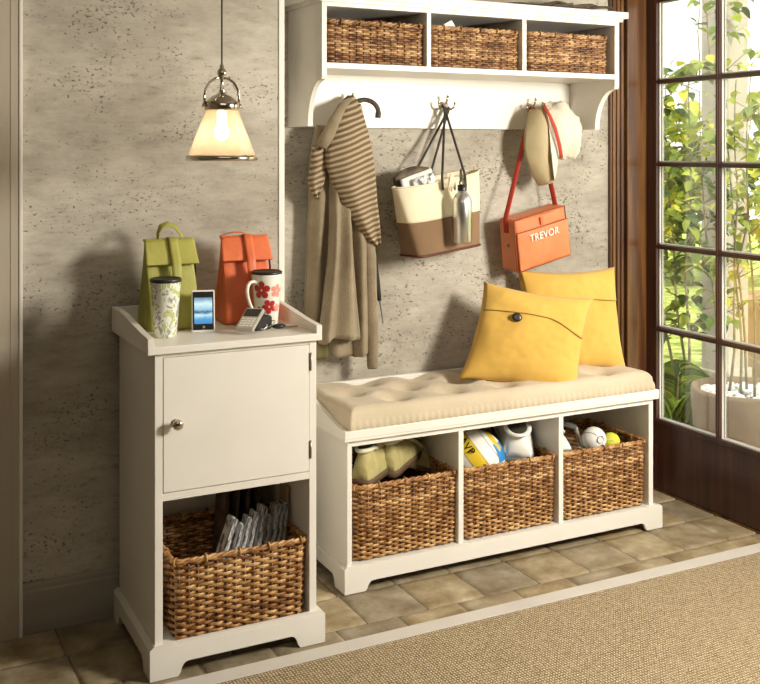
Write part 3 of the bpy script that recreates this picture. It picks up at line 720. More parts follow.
# ================================================================== THINGS ON THE CABINET
ZT = 0.8695
def lunch_bag(label, m, loc, rz, handle, buckle_side=1, w=0.155):
    root = thing('lunch_bag', label, 'bag', loc, rz)
    d = 0.135; h = 0.255
    mb = MB()
    # body: box base closing to a thin top edge; rings from bottom to top
    rs = []
    nz = 24
    for k in range(nz + 1):
        t = k / nz; z = 0.001 + t * (h - 0.004)
        dd = d / 2 * (1 - 0.80 * smooth((t - 0.15) / 0.8)) ; ww = w / 2 * (1 - 0.09 * t)
        if k == 0: dd *= 0.97; ww *= 0.97
        ring = []
        nn = 48
        for q in range(nn):
            a = 2 * PI * q / nn; ca, sa = cos(a), sin(a); e = 0.22
            x = ww * math.copysign(abs(ca) ** e, ca); y_ = dd * math.copysign(abs(sa) ** e, sa)
            # gusset folding inwards on the sides
            if abs(ca) > 0.8: x -= math.copysign(0.022 * t * (1 - min(1, abs(y_) / (dd + 1e-6))), x)
            pf = 0.004 * mnoise.noise(V(x * 16, z * 18, y_ * 10 + loc[0] * 9))
            ring.append((x + pf * .5, y_ + pf * (1 if y_ < 0 else .3), z))
        rs.append(ring)
    mb.rings(rs)
    mb.build('body', m, root)
    # rolled top flap that hangs over the front
    mb = MB()
    prof = []
    def ff(u, v):
        x = lerp(-w / 2 * 0.93, w / 2 * 0.93, u)
        # v: 0 back top .. 1 front lower edge
        if v < 0.15: y_ = lerp(0.012, -0.006, v / 0.15); z = h + 0.002 * sin(v / 0.15 * PI)
        else:
            t = (v - 0.15) / 0.85; z = h - 0.068 * t; y_ = -0.010 - 0.038 * t
        sp = 1 + 0.07 * v
        return (x * sp, y_ + 0.0025 * mnoise.noise(V(x * 20, v * 3, loc[0] * 7)), z + 0.001 * mnoise.noise(V(x * 30, 0, 2)))
    mb.grid(ff, 24, 14); ob = solid(mb.build('flap', m, root), 0.006)
    mb = MB()
    def sf(u, v):
        x = lerp(-0.0135, 0.0135, u) + 0.008
        t = v; z = h + 0.004 - 0.112 * t; y_ = -0.0125 - 0.040 * min(1, t / 0.6) - 0.012 * max(0, (t - 0.6) / 0.4) - 0.004
        if t < 0.12: y_ = lerp(0.010, -0.019, t / 0.12); z = h + 0.005
        return (x, y_, z)
    mb.grid(sf, 3, 18); ob = solid(mb.build('strap', m, root), 0.003)
    if handle:
        mb = MB()
        pts_ = [(-0.030, 0.004, h - 0.005), (-0.029, 0.006, h + 0.018), (-0.018, 0.010, h + 0.037), (0.004, 0.014, h + 0.043), (0.026, 0.016, h + 0.032), (0.040, 0.014, h + 0.012), (0.046, 0.010, h - 0.004)]
        mb.tube(pts_, 0.011, 8, flat=0.30, up=(0.1, 1, 0.9)); mb.build('handle', m, root)
    else:
        mb = MB(); mb.tube([(-w / 2 * .9, 0.014, h + 0.002), (-.03, 0.018, h + 0.010), (0.0, 0.016, h + 0.010), (0.02, 0.012, h)], [0.003, 0.009, 0.008, 0.003], 8, flat=0.3, up=(0, 1, 0)); mb.build('handle', m, root)
    mb = MB(); mb.tube([(w / 2 * .96, 0.0, 0.205), (w / 2 + .003, 0.0, 0.16), (w / 2 * .98, 0.0, 0.10)] if handle else [(w / 2 - .002, 0.004, 0.225), (w / 2 + .006, 0.004, 0.16), (w / 2 + .004, 0.004, 0.11)], 0.008, 8, flat=0.3, up=(0, 1, 0)); tag(mb.build('clip', 'black', root), 'black side clip', None)
    return root
lunch_bag('olive green fold-top lunch bag with a carry handle, standing on the cabinet behind the phone', 'green', (0.822, 2.962, ZT), math.radians(0), True)
lunch_bag('orange fold-top lunch bag standing on the tall cabinet behind the red flower mug', 'orange', (1.055, 2.972, ZT), math.radians(-4), False)

def mugmat(name, kind):
    m = mat(name, (0.8, 0.78, 0.7), 0.25, coat=0.3)
    if kind == 'green':
        mp = coords(m, (1, 1, 0.8)); n = N(m, 'ShaderNodeTexNoise', Scale=26, Detail=2, Distortion=1.8); L(m, mp, 'Vector', n, 'Vector')
        r = ramp(m, [(0.38, (0.36, 0.35, 0.32)), (0.43, (0.78, 0.78, 0.7)), (0.52, (0.80, 0.80, 0.70)), (0.57, (0.42, 0.48, 0.16)), (0.66, (0.62, 0.66, 0.34))]); r.color_ramp.interpolation = 'LINEAR'
        L(m, n, 'Fac', r, 'Fac'); L(m, r, 'Color', BS(m), 'Base Color')
    return m
M['mugg'] = mugmat('leaf print mug', 'green'); M['mugw'] = mugmat('glazed white mug', 'w')
M['hibiscus'] = mat('red flower print', (0.42, 0.025, 0.02), 0.3); M['hibpink'] = mat('pink flower print', (0.75, 0.28, 0.22), 0.3)
def cup_r(z, rb, rt, h): return lerp(rb, rt, z / h)
mug = thing('travel_mug', 'tall tumbler with green leaf pattern and black lid in front of the green lunch bag', 'mug', (0.773, 2.815, ZT))
mb = MB(); mb.lathe([(0, 0.0), (0.0285, 0.0), (0.030, 0.003), (0.0415, 0.150), (0.0415, 0.152), (0.038, 0.152), (0.0, 0.150)], n=40); mb.build('body', 'mugg', mug)
mb = MB(); mb.lathe([(0.0405, 0.150), (0.0435, 0.151), (0.0435, 0.158), (0.040, 0.161), (0.037, 0.158), (0.0, 0.156)], n=40); mb.build('lid', 'black', mug)
mug = thing('travel_mug', 'white mug with red flowers and black lid in front of the orange lunch bag', 'mug', (1.085, 2.857, ZT))
mb = MB(); hM = 0.152; mb.lathe([(0, 0.0), (0.0305, 0.0), (0.032, 0.003), (0.0445, 0.150), (0.0445, hM), (0.040, hM), (0, 0.150)], n=48); mb.build('body', 'mugw', mug)
mb = MB(); mb.lathe([(0.0425, 0.151), (0.0455, 0.152), (0.0455, 0.158), (0.041, 0.161), (0.038, 0.158), (0.0, 0.156)], n=40); mb.build('lid', 'black', mug)
mb = MB(); ang = math.radians(205)
hp = []
for t in range(11):
    k = t / 10; rr_ = [0.042, 0.055, 0.068, 0.077, 0.080, 0.078, 0.072, 0.064, 0.054, 0.044, 0.034][t]; zz = [0.130, 0.134, 0.132, 0.124, 0.110, 0.094, 0.078, 0.062, 0.047, 0.036, 0.030][t]
    hp.append((rr_ * cos(ang), rr_ * sin(ang), zz))
mb.tube(hp, 0.0052, 8, flat=0.8); mb.build('handle', 'mugw', mug)
def flower(mb, az, zc, s, rot=0):
    for p in range(5):
        a = rot + 2 * PI * p / 5
        def ff(u, v):
            # petal in local (t radial, w across)
            t = (0.12 + 0.88 * v) * s; w_ = (u - 0.5) * 2 * s * 0.36 * max(0.03, sin(PI * min(1, 0.04 + 0.95 * v ** 1.4))) ** 0.6
            du = t * cos(a) - w_ * sin(a); dz = t * sin(a) + w_ * cos(a)
            z = zc + dz; R = 0.032 + 0.0125 * (z - 0.003) / 0.147 + 0.0007
            th = az + du / R
            return (R * cos(th), R * sin(th), z)
        mb.grid(ff, 4, 6)
mb = MB(); flower(mb, math.radians(-132), 0.108, 0.027, 0.3); flower(mb, math.radians(-99), 0.060, 0.022, 0.8); flower(mb, math.radians(-150), 0.045, 0.015, 0.2)
mb.build('flower_print', 'hibiscus', mug)
mb = MB(); flower(mb, math.radians(-66), 0.105, 0.021, 0.1); flower(mb, math.radians(-60), 0.055, 0.013, 0.4); mb.build('flower_print', 'hibpink', mug)

# smartphone leaning on the green bag
def screenmat():
    m = mat('lit phone screen', (0.01, 0.01, 0.012), 0.2)
    mp = coords(m); sp = N(m, 'ShaderNodeSeparateXYZ'); L(m, mp, 'Vector', sp, 'Vector')
    n = N(m, 'ShaderNodeTexNoise', Scale=70, Detail=3); mp2 = coords(m, (1, 1, 2.5)); L(m, mp2, 'Vector', n, 'Vector')
    ad = N(m, 'ShaderNodeMath', operation='MULTIPLY_ADD'); ad.inputs[1].default_value = 0.012; L(m, n, 'Fac', ad, 0); L(m, sp, 'Z', ad, 2)
    mr = N(m, 'ShaderNodeMapRange'); mr.inputs['From Min'].default_value = 0.024; mr.inputs['From Max'].default_value = 0.104; L(m, ad, 'Value', mr, 'Value')
    r = ramp(m, [(0.0, (0.05, 0.22, 0.5)), (0.22, (0.10, 0.35, 0.62)), (0.36, (0.55, 0.80, 0.88)), (0.46, (0.04, 0.12, 0.22)), (0.55, (0.30, 0.55, 0.72)), (0.75, (0.65, 0.85, 0.85)), (0.9, (0.25, 0.42, 0.55)), (1.0, (0.06, 0.12, 0.25))])
    L(m, mr, 'Result', r, 'Fac'); L(m, r, 'Color', BS(m), 'Emission Color'); BS(m).inputs['Emission Strength'].default_value = 0.75
    return m
M['screen'] = screenmat()
ph = thing('smartphone', 'black smartphone in white case with lit blue screen leaning on the green lunch bag', 'phone', (0.888, 2.838, ZT), rot=(math.radians(-9), 0, math.radians(-14)))
mb = MB(); mb.box(-0.0325, 0.0325, 0.0005, 0.012, 0.0, 0.117, 0.004); mb.build('case', 'paperwhite', ph)
mb = MB(); mb.box(-0.0292, 0.0292, -0.0012, 0.004, 0.005, 0.1125, 0.002); mb.build('face', 'black', ph)
mb = MB(); mb.box(-0.0252, 0.0252, -0.0018, 0.001, 0.022, 0.096); mb.build('screen', 'screen', ph)
mb = MB(); mb.lathe([(0.0035, 0), (0.0045, 0.0005), (0.0045, 0.001), (0, 0.001)], n=16, mtx=Matrix.Translation((0, -0.001, 0.0132)) @ Matrix.Rotation(PI / 2, 4, 'X')); mb.build('home_button', 'grey', ph)
# silver phone with keypad, propped on a black pouch
sp = thing('mobile_phone', 'silver keypad phone with small dark screen propped on the black pouch', 'phone', (0.975, 2.742, ZT + 0.006), rot=(math.radians(27), 0, math.radians(-42)))
mb = MB(); mb.box(-0.027, 0.027, 0.0, 0.100, 0, 0.013, 0.005, seg=3); mb.build('body', 'silver', sp)
mb = MB(); mb.box(-0.0225, 0.0225, 0.058, 0.092, 0.0125, 0.0142, 0.001); mb.build('screen', 'black', sp)
mb = MB()
for r in range(4):
    for c in range(4): mb.box(-0.020 + c * 0.0105, -0.012 + c * 0.0105, 0.010 + r * 0.0105, 0.017 + r * 0.0105, 0.0125, 0.0145, 0.0008)
mb.build('keypad', 'paperwhite', sp)
po = MB(); po.box(-0.030, 0.030, -0.014, 0.03, 0.0, 0.040, 0.012, seg=4)
po = po.build('pouch', 'blackcloth'); po.location = (1.046, 2.795, ZT); po.rotation_euler = (0, math.radians(0), math.radians(20)); tag(po, 'small black pouch between the silver phone and the keys', 'pouch')
ky = thing('car_keys', 'black car key fob with metal ring lying at the front right of the cabinet top', 'keys', (1.096, 2.790, ZT))
mb = MB(); mb.ball((0, 0, 0.0075), 0.021, 18, sc=(1, 0.62, 0.34)); mb.build('fob', 'black', ky)
mb = MB(); mb.tube([(0.018 * cos(a) - 0.030, 0.018 * sin(a), 0.014 + 0.010 * cos(a)) for a in [2 * PI * k / 20 for k in range(20)]], 0.0014, 6, loop=True)
mb.build('key_ring', 'chrome', ky)
mb = MB(); mb.box(0.018, 0.060, -0.004, 0.004, 0.002, 0.0045, 0.0005); mb.box(0.03, 0.055, -0.006, -0.0035, 0.0021, 0.0044); mb.build('key', 'brass', ky)
mb = MB(); mb.tube([(-0.060, -0.010, 0.006), (-0.066, 0.000, 0.022), (-0.055, 0.004, 0.034), (-0.040, 0.002, 0.030), (-0.038, -0.006, 0.010), (-0.050, -0.014, 0.004)], 0.0025, 6, loop=True); mb.build('loop', 'alu', ky)

# ================================================================== NEWSPAPERS IN THE CABINET BASKET
def paper(x, yy, tilt, hgt, wid, th, m, label, name='newspaper', cat='newspaper', yaw=0, zb=0.10):
    root = MB()
    for k in range(2):
        root.box(-th / 2 + k * th * 0.5, th * 0.5 * (k + 1) - th / 2 - 0.0006, -wid / 2, wid / 2, 0, hgt - 0.004 * k, 0.001)
    # folded top edge, a little fanned
    root.tube([(0, -wid / 2 + .002, hgt - 0.002), (0, wid / 2 - .002, hgt - 0.002)], th * 0.45, 8, flat=1)
    o = root.build(name, m); o.location = (x, yy, zb); o.rotation_euler = (math.radians(-3), math.radians(tilt), math.radians(yaw))
    return tag(o, label, cat, 'newspapers in the cabinet basket' if m == 'paper' else 'magazines in the cabinet basket')
pp = [(0.868, 2.80, 21, 0.262, 'leftmost crumpled newspaper leaning in the cabinet basket', 0.012), (0.912, 2.80, 17, 0.238, 'second newspaper from the left in the cabinet basket', .008), (0.932, 2.80, 17, 0.252, 'third newspaper from the left in the cabinet basket', .009),
      (0.955, 2.80, 16, 0.262, 'fourth newspaper from the left in the cabinet basket', .009), (0.990, 2.80, 13, 0.272, 'fifth newspaper from the left, tallest crumpled top, in the cabinet basket', .012), (1.014, 2.80, 12, 0.245, 'short sixth newspaper from the left in the cabinet basket', .008),
      (1.034, 2.80, 12, 0.266, 'seventh newspaper from the left in the cabinet basket', .011), (1.058, 2.80, 10, 0.264, 'eighth newspaper from the left in the cabinet basket', .008), (1.079, 2.80, 8, 0.268, 'rightmost thin newspaper in the cabinet basket beside the tan folder', .006)]
for i, (x, yy, t, hh, lb, th) in enumerate(pp): paper(x + 0.016, yy + 0.02, t, hh - 0.012, 0.055, th, 'paper', lb)
mg = [(0.965, 'leftmost dark magazine standing behind the newspapers'), (0.998, 'second dark magazine standing behind the newspapers'), (1.030, 'third dark magazine standing behind the newspapers'), (1.062, 'rightmost dark magazine standing behind the newspapers')]
for i, (x, lb) in enumerate(mg): paper(x, 2.955, 5, 0.305 + 0.005 * i, 0.10, 0.008, 'paperdark', lb, 'magazine', 'magazine')
o = MB().box(-0.003, 0.003, -0.03, 0.03, 0, 0.30, 0.001).build('folder', 'card'); o.location = (1.122, 2.85, 0.10); o.rotation_euler = (0, math.radians(3), 0); tag(o, 'tan card folder standing at the right end of the cabinet basket', 'folder')

# ================================================================== PILLOWS
def pillow_surface(w, h, th, seed, shear=0.0):
    def f(u, v, side):
        a = 2 * u - 1; b = 2 * v - 1
        ed = (1 - a ** 2) * (1 - b ** 2)
        z = side * th / 2 * (max(0, ed) ** 0.5)
        pin = 0.095
        x = w / 2 * a * (1 - pin * (1 - b * b)) ; y_ = h / 2 * b * (1 - pin * (1 - a * a))
        wr = 0.011 * mnoise.noise(V(a * 1.8, b * 1.8, seed)) + 0.0025 * mnoise.noise(V(a * 7, b * 7, seed + 3))
        # little pulls from the corners
        cr = 0.004 * sin(9 * (a * b)) * abs(a * b)
        z += (wr + cr) * min(1, max(0, ed) * 4) * side
        return (x + shear * y_ - 0.02 * w * max(0, b) * a, y_, z)
    return f
def pillow(label, w, h, th, loc, rot, seed, button, shear=0.0, drop=0.14):
    root = thing('throw_pillow', label, 'pillow', loc, rot=rot)
    f = pillow_surface(w, h, th, seed, shear)
    n = 48
    mb = MB()
    mb.grid(lambda u, v: f(u, v, 1), n, n); mb.grid(lambda u, v: f(1 - u, v, -1), n, n)
    o = mb.build('cover', 'yellow', root)
    b = bmesh.new(); b.from_mesh(o.data); bmesh.ops.remove_doubles(b, verts=b.verts[:], dist=1e-5); b.to_mesh(o.data); b.free()
    # envelope flap, a curved layer on the front
    mb = MB()
    def edge(u):   # lower edge of the flap in v
        return 0.70 + 0.015 * sin(PI * min(1, u / 0.7)) - drop * smooth((u - 0.6) / 0.4)
    def ff(u, v):
        uu = lerp(0.015, 0.985, u); p = f(uu, lerp(edge(uu), 0.985, v), 1); return (p[0], p[1], p[2] + 0.004 + (0.002 if v < .05 else 0))
    mb.grid(ff, n, 18); solid(mb.build('flap', 'yellow', root), 0.003)
    mb = MB(); mb.tube([(lambda p: (p[0], p[1] - 0.001, p[2] + 0.0032))(f(u, edge(u), 1)) for u in [0.02 + 0.96 * k / 50 for k in range(51)]], 0.0017, 6); mb.build('seam', 'piping', root)
    if button:
        p = f(0.32, 0.655, 1)
        mb = MB(); mb.lathe([(0, 0.001), (0.013, 0.0015), (0.016, 0.004), (0.0145, 0.007), (0.006, 0.006), (0, 0.006)], n=24, mtx=Matrix.Translation(p) @ Matrix.Translation((0, 0, 0.003)) @ Matrix.Scale(1.15, 4, (1, 0, 0)))
        tag(mb.build('button', 'darkwoodbtn', root), 'round dark wooden button', None)
    return root
def aim(right, up):
    x = Vector(right).normalized(); y_ = (Vector(up) - x * x.dot(Vector(up))).normalized(); z = x.cross(y_)
    m = Matrix((x, y_, z)).transposed(); return m.to_euler()
# bottom edges rest on the cushion
pillow('mustard yellow pillow with a dark button, in front of the other pillow on the bench', 0.425, 0.365, 0.16, (2.168, 3.076, 0.708), aim((0.88, -0.42, -0.15), (0.20, 0.33, 1)), 1, True, 0.13)
pillow('mustard yellow pillow without a visible button, behind the buttoned one on the bench', 0.435, 0.400, 0.14, (2.458, 3.208, 0.733), aim((0.965, -0.17, -0.015), (0.02, 0.22, 1)), 5, False, 0.0, 0.03)

# ================================================================== COAT
def drape(name, levels, m, parent, fold=0.0, nf=3, ph=0.0, nz=60, nn=56, seed=0, hem=0.0):
    """levels: (z, xl, xr, yc, depth) from top down"""
    mb = MB(); rs = []
    lv = [(-l[0],) + tuple(l[1:]) for l in levels]
    za, zb = lv[0][0], lv[-1][0]
    for k in range(nz + 1):
        t = k / nz; zk = lerp(za, zb, t)
        xl, xr, yc, dp = interp(lv, zk)
        if k == 0 or k == nz: dp *= 0.35
        ring = []
        for q in range(nn):
            a = 2 * PI * q / nn; ca, sa = cos(a), sin(a)
            u = (ca + 1) / 2
            x = lerp(xl, xr, 0.5 + 0.5 * math.copysign(abs(ca) ** 0.8, ca))
            fo = fold * smooth(t * 1.6) * sin(2 * PI * nf * u + ph + 1.2 * t)
            y_ = yc + dp / 2 * math.copysign(abs(sa) ** 0.7, sa) + fo * (0.25 + 0.75 * (sa < 0))
            y_ += 0.005 * mnoise.noise(V(x * 14, zk * 5, seed)) 
            z = -zk + (hem * sin(2 * PI * u * 1.3 + seed) * (t ** 6))
            ring.append((x, y_, z))
        rs.append(ring)
    mb.rings(rs)
    return mb.build(name, m, parent)
coat = thing('coat', 'taupe wool coat with a ribbed striped collar hanging from the left hook', 'coat', (0, 0, 0))
drape('back_body', [(1.47, 1.43, 1.585, 3.295, 0.05), (1.35, 1.41, 1.60, 3.295, 0.06), (1.20, 1.405, 1.615, 3.29, 0.07), (1.0, 1.396, 1.600, 3.290, 0.07), (0.85, 1.390, 1.60, 3.290, 0.07), (0.76, 1.388, 1.56, 3.290, 0.06)], 'coat', coat, 0.012, 3, 0.6, seed=2)
drape('lining', [(0.90, 1.40, 1.48, 3.29, 0.03), (0.66, 1.415, 1.478, 3.29, 0.025)], 'lining', coat, 0.003, 2, 0.3, nz=20)
drape('front_panel', [(1.40, 1.475, 1.545, 3.255, 0.05), (1.28, 1.465, 1.545, 3.248, 0.06), (1.12, 1.460, 1.540, 3.235, 0.06), (1.0, 1.448, 1.540, 3.225, 0.065), (0.86, 1.428, 1.550, 3.222, 0.075), (0.735, 1.410, 1.562, 3.222, 0.085)], 'coat', coat, 0.016, 2, 2.2, seed=4, hem=0.008)
drape('side_panel', [(1.36, 1.53, 1.585, 3.270, 0.05), (1.20, 1.54, 1.61, 3.262, 0.055), (1.06, 1.550, 1.622, 3.258, 0.06), (0.90, 1.552, 1.625, 3.255, 0.06), (0.75, 1.555, 1.628, 3.252, 0.06), (0.665, 1.558, 1.634, 3.252, 0.055)], 'coat', coat, 0.012, 1.5, 0.5, seed=6)
drape('edge_panel', [(1.20, 1.590, 1.625, 3.252, 0.035), (1.0, 1.597, 1.637, 3.245, 0.04), (0.80, 1.600, 1.642, 3.240, 0.04), (0.62, 1.606, 1.643, 3.238, 0.035)], 'coat', coat, 0.003, 1, 0.2, seed=7)
drape('inner_panel', [(1.0, 1.47, 1.58, 3.275, 0.03), (0.80, 1.47, 1.585, 3.275, 0.03), (0.665, 1.485, 1.590, 3.272, 0.03)], 'coat', coat, 0.004, 2, 1.2, seed=9, nz=24)
drape('collar', [(1.575, 1.548, 1.572, 3.285, 0.02), (1.55, 1.520, 1.580, 3.272, 0.045), (1.50, 1.488, 1.592, 3.252, 0.06), (1.44, 1.458, 1.602, 3.236, 0.07), (1.38, 1.440, 1.610, 3.226, 0.075), (1.33, 1.440, 1.614, 3.220, 0.075), (1.27, 1.462, 1.618, 3.216, 0.07), (1.20, 1.498, 1.624, 3.214, 0.055), (1.13, 1.545, 1.635, 3.216, 0.04), (1.075, 1.590, 1.643, 3.222, 0.025), (1.045, 1.636, 1.647, 3.228, 0.012)], 'rib', coat, 0.006, 1.5, 0.5, seed=3, nz=90)
# rolled lapel edge at the left shoulder
mb = MB(); mb.tube([(1.545, 3.255, 1.560), (1.505, 3.235, 1.535), (1.468, 3.222, 1.480), (1.440, 3.215, 1.430), (1.418, 3.215, 1.395)], [0.007, 0.015, 0.020, 0.022, 0.020], 14, flat=0.8)
mb.build('lapel', 'coat', coat)
drape('side_lapel', [(1.40, 1.400, 1.440, 3.25, 0.03), (1.34, 1.395, 1.450, 3.248, 0.035), (1.28, 1.383, 1.445, 3.25, 0.03), (1.24, 1.398, 1.43, 3.255, 0.02), (1.215, 1.42, 1.427, 3.26, 0.01)], 'rib', coat, 0.004, 1.5, 0.9, nz=24, seed=11)
# umbrella behind the coat
um = thing('umbrella', 'folded black umbrella with a curved handle hanging on the left hook behind the coat', 'umbrella', (0, 0, 0))
mb = MB()
hc = [(1.560, 3.292, 1.520)]
pts_ = [(1.655, 3.262, 1.497), (1.657, 3.262, 1.513)]
for k in range(0, 13):
    a = math.radians(0 + 15 * k) ; pts_.append((1.607 + 0.050 * cos(a), 3.262 + 0.0 + .02 * (k / 12), 1.520 + 0.040 * sin(a)))
pts_ += [(1.560, 3.292, 1.46), (1.575, 3.305, 1.38), (1.598, 3.312, 1.30)]
mb.tube(pts_, [0.010, 0.0105] + [0.0085] * 13 + [0.006] * 3, 10); mb.build('handle', 'twig', um)
mb = MB(); mb.tube([(1.598, 3.312, 1.31), (1.612, 3.312, 1.26), (1.632, 3.310, 1.15), (1.650, 3.308, 1.04), (1.672, 3.306, 0.92), (1.684, 3.305, 0.846)], [0.010, 0.022, 0.024, 0.021, 0.016, 0.010], 10, flat=0.7); mb.build('canopy', 'blackcloth', um)
mb = MB(); mb.tube([(1.684, 3.305, 0.85), (1.698, 3.304, 0.762)], [0.0035, 0.0018], 8); mb.build('tip', 'grey', um)

# ================================================================== TOTE BAG
tote = thing('tote_bag', 'cream and brown canvas tote bag with dark cord handles hanging from the middle hook', 'bag', (1.900, 3.240, 1.018), rot=(math.radians(0), math.radians(-5), math.radians(13)))
TW, TH_ = 0.150, 0.262
def tote_ring(z, off=0.0, n=72, wob=True):
    t = z / TH_
    ww = lerp(0.152, 0.198, t ** 0.9) + off; dd = lerp(0.060, 0.040, t) + off
    ring = []
    for q in range(n):
        a = 2 * PI * q / n; ca, sa = cos(a), sin(a); e = lerp(0.25, 0.55, t)
        x = ww * math.copysign(abs(ca) ** e, ca); y_ = dd * math.copysign(abs(sa) ** e, sa)
        w_ = 0.012 * t * sin(x * 26 + 1.0) if y_ < 0 else 0
        yy = y_ + (w_ + 0.003 * mnoise.noise(V(x * 14, z * 9, 4)) if wob else 0)
        zz = z + (0.010 * t * t * (x / 0.17) - 0.006 * t * t * (1 - (x / .176) ** 2) * (1 if y_ < 0 else -0.6))
        if t > 0.45 and x < -0.10 and y_ < 0.0: yy += 0.0
        ring.append((x, yy, zz))
    return ring
mb = MB(); mb.rings([tote_ring(0.006 + (0.128 - 0.006) * k / 14) for k in range(15)], caps=False)
mb.add(tote_ring(0.006), [list(range(72))[::-1]]); ob = mb.build('lower_body', 'totebrown', tote); solid(ob, 0.003)
mb = MB(); mb.rings([tote_ring(0.128 + (TH_ - 0.128) * k / 14, 0.0008) for k in range(15)], caps=False); solid(mb.build('upper_body', 'totecream', tote), 0.004)
mb = MB(); r0 = tote_ring(0.006, 0.001); mb.tube(r0, 0.0045, 6, loop=True); mb.build('bottom_trim', 'totetrim', tote)
mb = MB(); mb.tube(tote_ring(TH_, 0.0), 0.0035, 6, loop=True); mb.build('top_hem', 'totecream', tote)
# handles: two loops from the rim up to the hook
Mi = (Matrix.Translation(tote.location) @ tote.rotation_euler.to_matrix().to_4x4()).inverted()
def strapto(x, front, tops):
    t = 0.94; y_ = -0.046 if front else 0.040
    p0 = V(x, y_ - (0.002 if front else -.002), TH_ - 0.030); p1 = V(x, y_, TH_ + 0.004)
    return [p0, p1]
hk = V(1.958, 3.297, 1.545)
for s, fr in ((0, True), (1, False)):
    mb = MB()
    hx = hk + V(-0.012 if fr else 0.012, -0.006 if fr else 0.006, -0.010)
    topv = Mi @ hx
    xa, xb = (-0.068, 0.010) if fr else (0.052, -0.026)
    if fr: xa, xb = -0.022, 0.092
    else: xa, xb = -0.085, 0.004
    yf = -0.054 if fr else 0.040
    A0, A1 = V(xa, yf, TH_ - 0.035), V(xa, yf, TH_ + 0.006); B1, B0 = V(xb, yf, TH_ + 0.006), V(xb, yf, TH_ - 0.035)
    def q(a, b, t, sag=0.0): return a.lerp(b, t)
    pts_ = [A0, A1, q(A1, topv, .33), q(A1, topv, .66), q(A1, topv, .93), topv + V(-.004, 0, .003), topv + V(0, 0, .006), topv + V(.004, 0, .003), q(B1, topv, .93), q(B1, topv, .66), q(B1, topv, .33), B1, B0]
    mb.tube([tuple(p) for p in pts_], 0.0045, 8); mb.build('handle', 'handle', tote)
# folded newspaper in the tote
o = MB()
def nf(u, v):
    return (lerp(-0.068, 0.068, u), 0.004 * sin(u * 5), lerp(-0.14, 0.07, v))
o.grid(nf, 12, 8); o = solid(o.build('newspaper', 'paperwhite'), 0.012); o.location = (1.800, 3.205, 1.232); o.rotation_euler = (math.radians(-4), math.radians(-16), math.radians(10))
tag(o, 'folded white newspaper sticking out of the left side of the tote bag', 'newspaper')
o2 = MB(); o2.grid(lambda u, v: (lerp(-0.05, 0.05, u), 0.003 * sin(u * 4), lerp(-0.01, 0.045, v)), 8, 4); o2 = solid(o2.build('printed_block', 'paper', o), 0.0008); o2.location = (0.016, -0.0135, 0.012)
o3 = MB(); o3.grid(lambda u, v: (lerp(-0.075, 0.075, u), 0.006 * sin(u * 4 + 1), lerp(-0.12, 0.065 + 0.02 * sin(u * PI), v)), 14, 8); o3 = solid(o3.build('scarf', 'paperdark'), 0.016); o3.location = (1.792, 3.230, 1.240); o3.rotation_euler = (math.radians(-2), math.radians(-14), math.radians(12))
tag(o3, 'dark brown cloth tucked in the tote bag behind the newspaper', 'cloth')
# water bottle clipped to the tote
wb = thing('water_bottle', 'silver metal water bottle with black cap clipped to the front of the tote bag', 'bottle', (1.925, 3.135, 1.056))
mb = MB(); mb.lathe([(0, 0), (0.030, 0), (0.034, 0.004), (0.034, 0.140), (0.032, 0.155), (0.024, 0.170), (0.016, 0.180), (0.0145, 0.188), (0, 0.188)], n=40); mb.build('body', 'alu', wb)
mb = MB(); mb.lathe([(0.0165, 0.184), (0.0165, 0.203), (0.012, 0.206), (0, 0.206)], n=24)
mb.tube([(0.010 * cos(a), 0, 0.213 + 0.010 * sin(a)) for a in [2 * PI * k / 16 for k in range(16)]], 0.003, 6, loop=True); mb.build('cap', 'black', wb)
mb = MB(); mb.tube([(0.002 + 0.008 * cos(a), 0.018 * cos(a) + .012, 0.238 + 0.022 * sin(a)) for a in [2 * PI * k / 20 for k in range(20)]], 0.0022, 6, loop=True); mb.build('carabiner', 'handle', wb)
tg = MB()
for k in range(5): tg.tube([(0, 0, 0), (-0.006 + 0.004 * k, -0.004, -0.02), (-0.016 + 0.007 * k, -0.006 + 0.002 * (k % 2), -0.052 - 0.006 * (k % 3))], [0.004, 0.006, 0.003], 6)
tg = tg.build('tassel', 'totecream'); tg.location = (1.895, 3.160, 1.298); tag(tg, 'cream knotted cloth tassel hanging beside the cap of the water bottle', 'tassel')

# ================================================================== ORANGE SHOULDER BAG
ob_ = thing('shoulder_bag', 'orange canvas messenger bag with white lettering and a red strap hanging from the right hook', 'bag', (2.325, 3.262, 1.052), rot=(math.radians(4), math.radians(-11), math.radians(7)))
W_, H_, D_ = 0.268, 0.198, 0.085
mb = MB()
b = bmesh.new(); bmesh.ops.create_cube(b, size=1); bmesh.ops.subdivide_edges(b, edges=b.edges[:], cuts=14, use_grid_fill=True)
for v in b.verts:
    x, y_, z = v.co * 2
    e = 1 - 0.0
    fx, fy, fz = abs(x), abs(y_), abs(z)
    puff = (1 - x * x) * (1 - z * z)
    X_ = x * W_ / 2 * (1 - 0.03 * z); Y_ = y_ * (D_ / 2 + 0.008 * puff * (1 if y_ < 0 else 0.2)); Z_ = z * H_ / 2
    Z_ += -0.004 * (1 - x * x) * (z > 0.99) 
    w_ = 0.004 * mnoise.noise(V(X_ * 18, Z_ * 18, 2))
    v.co = V(X_, Y_ + w_ * (y_ < 0), Z_)
bmesh.ops.bevel(b, geom=[e for e in b.edges if len(e.link_faces) == 2 and e.link_faces[0].normal.angle(e.link_faces[1].normal, 0) > 0.9], offset=0.004, segments=2, affect='EDGES')
mb.bm(b, True); mb.build('body', 'orange2', ob_)
yf = -D_ / 2 - 0.006
mb = MB()
